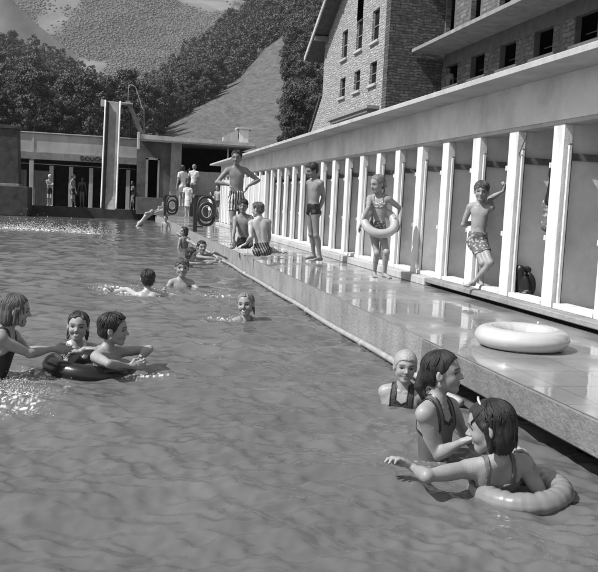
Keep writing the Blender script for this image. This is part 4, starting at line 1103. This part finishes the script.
# ------------------------------------------------------------------ slide
sl = empty('water_slide', (-.3, 46, .47), 'tall steep chute slide with white rails rising in front of the showers', 'slide')
bt, tp = (-.22, 45.75, .50), (-.13, 47.2, 6.35)
def sp(t, x, off=0):   # t 0 bottom .. 1 top
    y = bt[1]+(tp[1]-bt[1])*t+.0; z = bt[2]+(tp[2]-bt[2])*t; k = max(0, .1-t)*3; return (bt[0]+(tp[0]-bt[0])*t+x, y-k+off*-.97, z+off*.25)
b = MB(); N_ = 24
for i in range(N_):
    t0, t1 = i/N_, (i+1)/N_; b.hexa([sp(t0, -.19, -.03), sp(t0, .36, -.03), sp(t0, .36, 0), sp(t0, -.19, 0), sp(t1, -.19, -.03), sp(t1, .36, -.03), sp(t1, .36, 0), sp(t1, -.19, 0)])
b.build('chute', mat('slide_bed', .27, .5, .2, 1.5, .4, .2, 20, build=stains(.5, .5, 4)), sl)
ZR = 0.
sl.children[0].rotation_euler = (0, 0, ZR)
for q in (-1, 1):
    b = MB(); x0, x1 = (q*.37, q*.42) if q > 0 else (q*.42, q*.37)
    for i in range(N_):
        t0, t1 = i/N_, (i+1)/N_; c = .19 if q < 0 else 0.; b.hexa([sp(t0, x0+c, -.05), sp(t0, x1+c, -.05), sp(t0, x1, .22), sp(t0, x0, .22), sp(t1, x0+c, -.05), sp(t1, x1+c, -.05), sp(t1, x1, .22), sp(t1, x0, .22)])
    sb = b.build('side_board', M['concrete_dark'], sl); sb.rotation_euler = (0, 0, ZR)  # dark colour puts the inner faces' shade into the boards
    b = MB(); b.tube([tuple(sp(t, q*.395, .25)) for t in np.linspace(0, 1, 14)], .045, 8); b.build('rail', M['white_paint'], sb)
b = MB(); z = tp[2]; b.box(-.62, .95, 47.22, 48.1, z-.02, z+.05, .01); b.build('platform', M['plaster'], sl)
b = MB(); b.box(-.78, -.55, 47.15, 47.6, z-.25, z+.1, .01); b.build('bracket', M['plaster'], sl)
b = MB()
for x, y in ((-.5, 47.9), (.85, 47.9)): b.tube([(x, y, .4), (x, y, z)], .05, 8)
b.build('support', M['concrete_dark'], sl)
A_ = aty(128, 101, 47.6); B_ = aty(142, 136, 47.6); T_ = aty(128.5, 87, 47.6); T2 = aty(132, 85, 47.6); K_ = aty(144, 110, 47.6); K2 = aty(144, 133, 47.6)
b = MB(); b.hexa([A_+[0, -.1, -.1], A_+[.25, -.1, -.1], A_+[.25, .6, -.1], A_+[0, .6, -.1]][:0] or [B_+[-.1, -.15, 0], B_+[.14, -.15, 0], B_+[.14, .5, 0], B_+[-.1, .5, 0], A_+[-.12, -.15, 0], A_+[.12, -.15, 0], A_+[.12, .5, 0], A_+[-.12, .5, 0]])
b.build('stair', M['planks'], sl)
b = MB(); b.tube([A_, A_+(T_-A_)*.9, T_+[.05, 0, .1], T2, T2+[.2, 0, -.1], K_+[-.1, 0, .1], K_, K2], .018, 7); b.build('handrail', M['plaster'], sl)
# ------------------------------------------------------------------ refreshment kiosk
YK = 46.
kk = empty('kiosk', (4, YK, .33), 'raised kiosk with flat roof, dark serving opening and stained concrete pillar', 'kiosk')
g_ = lambda u, v, y=YK: aty(u, v, y)
FZ = 1.24
b = MB(); b.box(1.25, 8.2, YK-.05, YK+7, .3, FZ, .01); b.build('floor', M['render_dark'], kk)
rz0, rz1 = g_(141, 137)[2]-.02, g_(141, 134)[2]+.05
b = MB(); b.hexa([(1.35, YK-.5, 4.36), (7.6, YK-.5, 4.28), (7.6, YK+6, 4.28), (1.35, YK+6, 4.36), (1.35, YK-.5, 4.60), (7.6, YK-.5, 4.50), (7.6, YK+6, 4.50), (1.35, YK+6, 4.60)])
rf = b.build('roof', M['plaster'], kk)
b = MB(); b.box(1.3, 7.65, YK-.58, YK-.501, 4.24, 4.33); b.build('gutter', M['dark_board'], rf)
b = MB(); b.box(1.2, 1.34, YK-.55, YK-.2, 3.8, 4.7, .01); b.build('downpipe_box', M['plaster'], rf)
p = g_(239, 140, 48); q = g_(249, 130, 48); b = MB(); b.box(p[0], q[0], 48, 48.8, 4.3, q[2], .01); ch = b.build('chimney', M['white_paint'], rf)
b = MB(); b.box(p[0]-.15, q[0]+.2, 47.9, 48.9, q[2]+.001, q[2]+.1, .01); b.build('cap', M['plaster'], ch)
s1, s2 = g_(223, 137, 48.2), g_(240, 130, 48.2); b = MB(); b.hexa([(s1[0], 48, 4.4), (s2[0], 48, 4.4), (s2[0], 48.5, 4.4), (s1[0], 48.5, 4.4), (s1[0], 48, s1[2]), (s2[0]-.2, 48, s2[2]), (s2[0]-.2, 48.5, s2[2]), (s1[0], 48.5, s1[2])]); b.build('sloping_parapet', M['plaster'], rf)
dl, dr, pl_, pr_ = g_(148, 180)[0], g_(157.5, 180)[0], g_(170.5, 170)[0], g_(181, 170)[0]
b = MB(); holed(b, 'y', YK+.25, YK+.5, 1.25, pl_, FZ, 4.3, [(dl, dr, FZ, 3.3)]); b.build('wall', mat('streaked_wall', .11, .85, .35, 1.2, .3, .4, 30, build=stains(.7, .5, 3)), kk)
b = MB(); b.box(dl-.12, dl-.002, YK+.2, YK+.249, FZ, 3.4); b.box(dr+.002, dr+.1, YK+.2, YK+.249, FZ, 3.4); b.box(dl-.12, dr+.1, YK+.2, YK+.249, 3.302, 3.42); b.build('door_frame', M['concrete'], kk)
b = MB(); b.box(pl_, pr_, YK-.1, YK+.5, FZ, 4.3, .01); b.build('pillar', M['concrete'], kk)
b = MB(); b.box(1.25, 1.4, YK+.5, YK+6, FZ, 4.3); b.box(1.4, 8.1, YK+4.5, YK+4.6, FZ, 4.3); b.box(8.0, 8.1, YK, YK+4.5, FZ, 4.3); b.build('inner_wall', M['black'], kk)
p = g_(201, 172, YK+1.3); b = MB(); b.box(pr_+.1, 8.0, YK+1.3, YK+1.45, FZ, p[2]+.02, .01); b.build('counter', M['white_door'], kk)
b = MB(); b.tube([(g_(227, 158)[0], YK-.3, FZ-.9), (g_(227.5, 146)[0], YK-.3, 4.28)], .04, 8); b.build('post', M['plaster'], kk)
st = tag(empty('steps', (2.8, YK-1, .33)), 'short concrete steps climbing to the kiosk floor', 'steps')
for i in range(4):
    b = MB(); b.box(g_(150+i*4, 205)[0]+.2, g_(176, 205)[0]+.6, YK-1.5+i*.36, YK-.06, DZ+i*.228, DZ+.227+i*.228, .01); b.build('step', M['concrete'], st)
# ------------------------------------------------------------------ lifebuoy stands
def stand(Y, lab, lab2):
    y = Y; x = XE+.06; s = empty('lifebuoy_stand', (x, y, DZ), lab, 'lifebuoy stand', 'dark lifebuoy stands on the pool edge')
    b = MB(); b.box(x-.07, x+.05, y-.05, y+.05, DZ, DZ+1.02, .01); b.build('post', M['iron'], s)
    b = MB(); b.box(x-.05, x+.46, y-.07, y+.07, DZ+1.02, DZ+1.07, .005); b.build('top_plate', M['iron'], s)
    cx, cz = x+.3, DZ+.62
    b = MB(); pts = [(cx+.25*math.copysign(abs(math.cos(t))**.75, math.cos(t)), y-.05, cz+.41*math.copysign(abs(math.sin(t))**.8, math.sin(t))) for t in np.linspace(0, 2*PI, 40)[:-1]]
    b.tube(pts, .045, 8, closed=True); b.build('hoop', M['iron'], s)
    b = MB(); b.box(x+.05, x+.22, y-.05, y+.05, DZ+.13, DZ+.17); b.box(x-.12, x-.07, y-.03, y+.03, DZ+.8, DZ+.98); b.build('bracket', M['iron'], s)
    r = empty('lifebuoy', (cx, y-.1, cz-.02), lab2, 'lifebuoy', 'lifebuoys hanging in their stands')
    b = MB(); b.tube([(cx+.2*math.cos(t), y-.12, cz-.02+.24*math.sin(t)) for t in np.linspace(0, 2*PI, 36)[:-1]], .055, 10, closed=True); b.build('ring', M['iron'], r)
    b = MB(); b.tube([(cx+.135*math.cos(t), y-.16, cz-.02+.17*math.sin(t)) for t in np.linspace(0, 2*PI, 30)[:-1]], .012, 6, closed=True); b.build('grab_rope', M['plaster'], r)
stand(24.1, 'nearer dark iron lifebuoy stand on the pool edge', 'dark lifebuoy hanging in the nearer stand')
stand(38.4, 'farther dark iron lifebuoy stand near the kiosk steps', 'small dark lifebuoy hanging in the farther stand')
# ------------------------------------------------------------------ swim rings
def ring_mesh(R, r, el=1., seam=True, wr=0., nu=120, nv=28):
    V = []; 
    for i in range(nu):
        a = 2*PI*i/nu
        for j in range(nv):
            b = 2*PI*j/nv; rr = r*(1+.02*math.sin(3*a))
            if seam: rr += .0035*math.exp(-((((b+PI) % (2*PI))-PI)/.1)**2)
            inn = .5-.5*math.cos(b); rr -= wr*r*inn*(.5+.5*math.sin(a*19+2*math.sin(a*5)))**3
            rr -= wr*.3*r*(1-inn)*(.5+.5*math.sin(a*26+1.5*math.sin(a*7)))**6
            V.append(((R+rr*math.cos(b))*math.cos(a), (R+rr*math.cos(b))*math.sin(a), rr*math.sin(b)*el))
    Q = [(i*nv+j, ((i+1) % nu)*nv+j, ((i+1) % nu)*nv+(j+1) % nv, i*nv+(j+1) % nv) for i in range(nu) for j in range(nv)]
    return V, Q
def swim_ring(loc, R, r, m, label, rot=(0, 0, 0), wr=.05, el=1., valve=True, group=None):
    e = empty('swim_ring', loc, label, 'swim ring', group); e.rotation_euler = rot
    V, Q = ring_mesh(R, r, el, True, wr); link('tube', mesh_np('tube', V, Q, True), M[m], e)
    b = MB(); b.tube([(R*.98, 0, r*el*.9), (R*.98, 0, r*el+.02)], [.012, .009], 8)
    o = b.build('valve', M[m], None, org=(0, 0, 0)); o.parent = e
    return e
p = aty(521.5, 339, 5.35); swim_ring((p[0], 5.35, DZ+.074), .248, .084, 'vinyl_white', 'plump white swim ring lying alone on the wet deck', (0, 0, .6), .03, .88)
WV = {}
def FT(u, v, Y, z=DZ): p = aty(u, v, Y); return (p[0], p[1], z+.075)
def wv(x, y, z): return (x, y, z, 'v')
# ---- people: right foreground
person('girl in a pale ribbed bathing cap looking round at the pool wall', 4.97, (405.5, 366.5), 1.38, face=-20, hy=8, cface=-10, hp=0, hr=-3,
   hair='cap', hmat='cap_rubber', vox=.0034, hh=.205, wear=[('onepiece', 'cloth_dark', 'cloth_black')], R=[(386, 422, -.02), (384, 432, -.1)], L=[(414, 450, .0), (423, 394, .02), wv(.1, .1, .9)], Lp=(1, .3, .2), Lc=.7, gaze=0, skin='skin')
person('girl in profile with wet hair tied back and a dark edged swimsuit', 3.88, (444.5, 372), 1.42, face=62, hy=84, cface=60, hp=6, neck=(.05, .0, 1),
   hair='pony', hmat='hair_dark', vox=.0032, hh=.218, wear=[('onepiece', 'cloth_mid', 'cloth_black')], R=[(436, 456, -.04), (462, 442, -.22), wv(.55, -.3, .35)], Rp=(-.2, .1, -1), Rc=.5,
   L=[(462, 430, .2), (474, 446, .3)], gaze=6)
rc = person('girl with dark wet hair seen from behind resting in a grey swim ring', 3.36, (488, 426), 1.42, face=-150, hy=-98, cface=-158, hp=-12, neck=(-.12, -.02, 1),
   hair='bob', hmat='hair_dark', vox=.0032, hh=.235, wear=[('onepiece', 'cloth_mid')] if False else [('bra', 'cloth_mid')],
   L=[(436, 488, -.3), (414, 468, .14), wv(-.6, .1, .35)], Lp=(0, -.4, -1), Lc=.45, R=[(545, 488, .12), (532, 466, .12), wv(-.35, .1, .6)], Rc=.8, hip=wv(.14, .42, -1), zclip=-.35)
p = atz(520, 489, .02); swim_ring((p[0], p[1], .02), .184, .055, 'vinyl_mid', 'grey swim ring floating round the dark haired girl', (math.radians(-4), math.radians(3), 2.4), .22)
b = MB(); h0 = rc[1]['W'](-.2, .1, .97); b.tube([rc[1]['W'](-.22, .05, .9), rc[1]['W'](-.12, .12, 1.04), rc[1]['W'](.0, .14, 1.075)], .006, 6)
b.build('hair_clip', M['vinyl_white'], rc[0])
# ---- left group
person('laughing girl at the left edge stretching her arm to the ring', 5.85, (17, 310), 1.42, face=75, hy=92, cface=70, hp=-6, neck=(.3, 0, 1), hair='bob', hmat='hair_mid', vox=.0036, hh=.218, smile=1,
   wear=[('onepiece', 'cloth_dark')], R=[(22, 356, -.1), (52, 349, .1), wv(1, .1, -.1)], L=[(24, 352, .3), (56, 349, .3), wv(1, 0, -.1)], hip=wv(-.25, 0, -1), zclip=-.4)
person('smiling wet haired girl hugging the dark inner tube', 6.35, (78, 326), 1.35, face=12, hy=-6, hp=3, hr=-4, hair='tied', hmat='hair_dark', vox=.0036, hh=.215, smile=1,
   wear=[('onepiece', 'cloth_white')], R=[(66, 352, -.08), (84, 349, -.25), wv(1, -.2, .1)], L=[(97, 350, -.05), (82, 352, -.24), wv(-1, -.2, .05)], Rp=(0, 0, -1), Lp=(0, 0, -1), zclip=-.4)
person('dark haired boy in profile holding the inner tube', 6.0, (115, 329), 1.35, face=55, hy=78, cface=50, hp=-2, neck=(.25, -.05, 1), hair='short', hmat='hair_dark', vox=.0036, hh=.228, skin='skin',
   R=[(112, 362, -.15), (128, 366, -.16), wv(1, .1, .1)], L=[(134, 352, .1), (137, 360, -.02), wv(.3, -.5, 0)], zclip=-.4)
p = aty(93, 357, 6.12); swim_ring((p[0], 6.12, .0), .285, .072, 'rubber_black', 'shiny black inner tube shared by two children in the pool', (math.radians(-2), math.radians(7), 0), .02)
# ---- middle of the pool
person('swimmer seen from behind with cropped dark hair and arms spread', 10.8, (148, 279), 1.5, face=178, hy=176, hair='crop', hmat='hair_dark', vox=.0062, hh=.255, hip=wv(.05, -.35, -1), neck=(0, .1, 1), skin='skin_pale',
   L=[(128, 290, .15), (115, 291, .3), wv(-.8, .2, .25)], R=[(176, 296, .05), (205, 299, .05), wv(1, .1, 0)], zclip=-.3)
person('boy with swept wet fringe swimming towards the camera', 11.9, (182, 267.5), 1.5, face=0, hy=5, hp=0, hair='fringe', hmat='hair_mid', vox=.0062, hh=.27, skin='skin', R=[(168, 287, -.05), (163, 292, -.3)], L=[(200, 290, -.1), (207, 301, -.35)], zclip=-.3, neck=(0, 0, 1))
person('grinning fair haired girl with only head and shoulder above water', 8.7, (245.5, 304), 1.4, face=15, hy=-14, hp=2, hr=5, hair='tied', hmat='hair_fair', vox=.0048, hh=.245, smile=1, wear=[('onepiece', 'cloth_grey')], L=[(266, 340, 0), (266, 350, -.1)], R=[(226, 340, -.0), (226, 345, -.2)], zclip=-.3)
# ---- along the pool wall, farther
person('child in the water leaning both arms on the wall beside the lifebuoy stand', 16.3, (202, 247), 1.35, face=30, hy=20, hair='short', hmat='hair_dark', vox=.009, hh=.24, R=[(206, 258, -.2), (218, 259, -.2)], L=[(212, 254, 0), (222, 256, 0)], zclip=-.3)
person('child with curly dark hair stretching an arm along the wall', 15.4, (192, 254), 1.35, face=60, hy=70, hp=-15, hair='bob', hmat='hair_dark', vox=.009, hh=.23, skin='skin_pale', R=[(206, 264, -.1), (228, 263.5, .1), wv(1, 0, 0)], L=[(204, 262, .1), (222, 261, .1)], wear=[('onepiece', 'cloth_white')], zclip=-.3, neck=(.3, 0, 1))
person('dark haired girl in the water beyond the spread armed swimmer', 21.3, (183.5, 231.5), 1.4, face=-150, hy=-60, hair='bob', hmat='hair_dark', vox=.01, hh=.24, zclip=-.3, wear=[('onepiece', 'cloth_grey')], R=[(190, 241, -.1), (193, 244, -.3)])
person('bather bending forward in the water with an arm towards the farther stand', 36., (152, 212.5), 1.65, face=60, hy=60, hp=-50, hair='crop', hmat='hair_fair', vox=.016, hh=.25, hip=wv(-.6, 0, -.85), neck=(1, 0, .3), skin='skin_pale', R=[(157, 211, 0), (164, 208, .2)], L=[(156, 212, .2), (164, 209, .3)], zclip=-.2)
person('child with dark hair in the water at the far pool corner', 33.5, (165.5, 218.5), 1.3, face=-20, hair='short', hmat='hair_dark', vox=.015, hh=.24, zclip=-.2)
# ---- on the deck
def G(u, v, z=DZ): return atz(u, v, z)
pa = person('standing young man in striped trunks with hands on hips', 15.0, (236.5, 157.5), 1.78, face=5, hy=-8, hp=-8, hip=wv(.06, -.02, -1), waist=(-.02, 0, 1), hair='short', hmat='hair_dark', vox=.0095, hh=.255, skin='skin_tan', wear=[('trunks', 'stripes')],
   R=[(218, 174, .1), (230, 185, -.06), wv(.4, -.3, -.8)], L=[(264, 176, .1), (248, 186, -.06), wv(-.4, -.3, -.8)], RL=['ik', FT(233, 246, 15), (-.05, -.5, .0), (-.2, -1, 0)], LL=['ik', FT(243, 247, 15.1), (.05, -.5, 0), (.2, -1, 0)], ground=DZ)
sy = 13.9
pb = person('boy sitting on the pool edge in dark trunks leaning on his straight arm', 14.2, (243, 206), 1.55, face=-15, hy=-5, hp=-2, hip=wv(.12, .1, -1), neck=(0, -.05, 1), hair='fringe', hmat='hair_dark', vox=.0085, hh=.235, skin='skin_tan', wear=[('trunks', 'cloth_dark')],
   R=[(236, 230, -.15), (232, 244, -.3), wv(.1, -.3, -.4)], Rp=(0, 0, -1), L=[(258, 230, 0), (252, 240, -.3)], RL=['ik', np.append(G(231, 239, DZ)+[0, .1, .06], 0), (-.5, -.1, .3), (-1, -.1, 0)], LL=['ik', np.append(G(250, 242)+[0, -.1, .06], 0), (0, -.3, .6), (.1, -1, 0)])
pc = person('boy in striped trunks sitting with his bare back to the camera', 13.4, (257, 209.5), 1.6, face=168, hy=-115, hp=-8, cface=-176, hip=wv(.1, -.12, -1), neck=(-.1, .05, 1), hair='crop', hmat='hair_mid', vox=.0085, hh=.235, skin='skin_pale', wear=[('trunks', 'stripes_back')],
   L=[(250, 230, -.05), (246, 244, .02), wv(-.5, -.1, -.2)], Lp=(0, 0, -1), R=[(276, 235, .1), (268, 246, .25)], RL=['ik', np.append(G(291, 254)+[0, .0, .06], 0), (.6, .5, .1), (.9, -.3, .1)], LL=['ik', np.append(G(262, 243)+[0, .5, .06], 0), (0, .5, .6), (-.3, 1, 0)])
pd = person('slim boy in black briefs standing in profile with hand on hip', 13.25, (311.5, 170.5), 1.62, face=-58, hy=-62, hp=-22, cface=-48, neck=(-.25, 0, 1), hip=wv(-.02, .0, -1), hair='short', hmat='hair_dark', vox=.0085, hh=.235, skin='skin_tan', wear=[('briefs', 'cloth_black')],
   L=[(331, 203, .15), (319, 211, -.02), wv(-.8, -.2, -.5)], R=[(312, 196, .3), (311, 214, .35)], LL=['ik', FT(320, 262, 13.2), (-.4, -.3, 0), (-.9, -.4, 0)], RL=['ik', FT(314, 260, 13.45), (-.4, -.3, 0), (-.95, -.3, 0)])
pe = person('girl in a patterned bikini standing inside a pale swim ring', 10.35, (377, 184), 1.39, face=-12, hy=-52, hp=-12, hair='tied', hmat='hair_fair', vox=.0078, hh=.235, wear=[('bra', 'print_light'), ('briefs', 'print_cloth')],
   R=[(367, 208, .0), (362, 222, -.05)], L=[(398, 207, .0), (400, 222, -.08), wv(-.1, -.2, -1)], RL=['ik', FT(374, 277, 10.45), (0, -.5, 0), (-.2, -1, 0)], LL=['ik', FT(384, 279, 10.3), (0, -.5, 0), (.3, -1, 0)])
p = aty(379.5, 222, 10.3); swim_ring((p[0], 10.3, p[2]), .2, .058, 'vinyl_grey', 'pale grey swim ring held round the standing girl\'s waist', (math.radians(48), math.radians(-6), 0), .03)
pf_ = person('boy in patterned shorts leaning on a cabin pier with ankles crossed', 8.45, (481.5, 191), 1.3, face=-8, hy=-2, hp=-8, hr=0, hip=wv(-.03, .0, -1), hair='fringe', hmat='hair_mid', vox=.006, hh=.215, skin='skin', slim=.82, wear=[('trunks', 'print_cloth')],
   R=[(460, 216, .12), (477, 222, .2), wv(1, .3, -.2)], L=[(492, 203, .05), (503.5, 191, .05), wv(.15, -.1, 1)], Lc=1.1, RL=['ik', FT(481, 284, 8.5, PZ), (-.05, -.5, .0), (-.3, -1, -.1)], LL=['ik', FT(473, 287, 8.4, PZ), (.15, -.5, .0), (-.9, -.6, 0)])
for nm_, w_ in ():
    pass
c0 = pf_[1]['ends']['L'][2]; c1 = atx(526, 137, 3.93); b = MB(); b.tube([c0+[.02, -.03, .05], (c0+c1)/2+[0, 0, -.01], c1, c1+[-.02, -.02, .03]], .0055, 6)
tag(b.build('stick', M['dark_board'], None, org=tuple(c0)), 'thin stick held up by the boy leaning on the pier', 'stick')
# ---- far people
def far(label, Y, u, vt, vb, face=0, z=None, hair='short', hmat='hair_dark', skin='skin', wear=(), vox=.02, **k):
    P0 = aty(u, vb, Y); gz = P0[2] if z is None else z; top = aty(u, vt, Y); h = top[2]-gz
    h = max(.9, h); c = aty(u, vt, Y); hd = proj((c[0], Y, gz+h*.93))
    ax_ = aty(u, vb, Y); F1 = np.array([c[0]-.07, Y, gz+.05*h, 0]); F2 = np.array([c[0]+.09, Y, gz+.05*h, 0])
    if 'RL' not in k: 
        k['RL'] = ['ik', F1, (0, -.3, 0), (-.3, -1, 0)]; k['LL'] = ['ik', F2, (0, -.3, 0), (.3, -1, 0)]
        if abs(face) > 90: k['RL'] = ['ik', F2, (0, .3, 0), (.1, 1, 0)]; k['LL'] = ['ik', F1, (0, .3, 0), (-.1, 1, 0)]
    return person(label, Y, hd, h, face=face, hair=hair, hmat=hmat, skin=skin, wear=wear, vox=vox, hh=.145*h, eyes=False, zclip=gz, **k)
TZ = .47
far('bather in a white cap standing with arms folded against a plank screen', 47.2, 50, 174.5, 207, 20, TZ, 'cap', 'cloth_white', 'skin_pale', [('trunks', 'cloth_dark')], R=[(47.5, 187, 0), (51, 185, -.2)], L=[(53.5, 187, 0), (50, 185.5, -.25)])
far('bather in dark trunks standing sideways in a shower doorway', 47.1, 74, 174.5, 207, 60, TZ, 'short', 'hair_dark', 'skin', [('trunks', 'cloth_dark')])
far('woman in a dark swimsuit standing in the shade of a shower', 48.1, 82.5, 177, 207.5, 10, TZ, 'bob', 'hair_dark', 'skin_dark', [('onepiece', 'cloth_dark')])
far('dark figure in a swimsuit standing at the foot of the slide', 47., 132.5, 181, 211, -60, TZ, 'bob', 'hair_dark', 'skin_dark', [('onepiece', 'cloth_black')], R=[(130, 192, 0), (134, 189, -.2)])
far('person in a pale top and white shorts carrying a dark bag near the pillar', 44.9, 182.5, 165, 206, -150, .33+.45, 'bob', 'hair_dark', 'skin', [('shirt', 'cloth_white'), ('shorts', 'cloth_white')])
p = aty(179.3, 182.5, 44.8); blob('bag', [(ell(p, (.17, .1, .14)), .03), (cone(p+[-.05, 0, .1], p+[.15, 0, .55], .02, .02), .02)], .02, 'cloth_black', 'dark shoulder bag carried by the person in white shorts', 'bag', org=tuple(p))
far('fair haired man in a white shirt and dark trousers seen from behind', 45.6, 194.5, 164.5, 201, 170, 1.24-.25, 'crop', 'hair_fair', 'skin', [('shirt', 'cloth_white'), ('trousers', 'cloth_grey')], R=[(198, 178, 0), (196, 178, .3)], L=[(190, 177, 0), (189, 172, .2)])
far('dark haired person in dark clothes between the two adults at the counter', 46.1, 189, 169, 203, 20, 1.24-.2, 'bob', 'hair_dark', 'skin_dark', [('shirt', 'print_cloth'), ('trousers', 'cloth_dark')])
far('little girl in a white dress seen from behind on the deck', 41., 188.2, 182, 218, 175, DZ, 'bob', 'hair_dark', 'skin', [('dress', 'cloth_white')])
far('child in a dark swimsuit standing by the end of the cabins', 36.5, 217.6, 185, 219.5, -40, DZ, 'short', 'hair_dark', 'skin', [('trunks', 'cloth_dark')])
far('small child wrapped in white sitting by the kiosk steps', 41., 211, 192, 218, -30, DZ, 'bob', 'hair_dark', 'skin_pale', [('dress', 'cloth_white')])
person('shadowy figure looking out of the farthest wing window', 26.85, (449, 70), 1.3, face=-30, hair='short', hmat='hair_dark', skin='skin_dark', wear=[('shirt', 'cloth_grey')], vox=.018, eyes=False, legs=False, zclip=5.5)
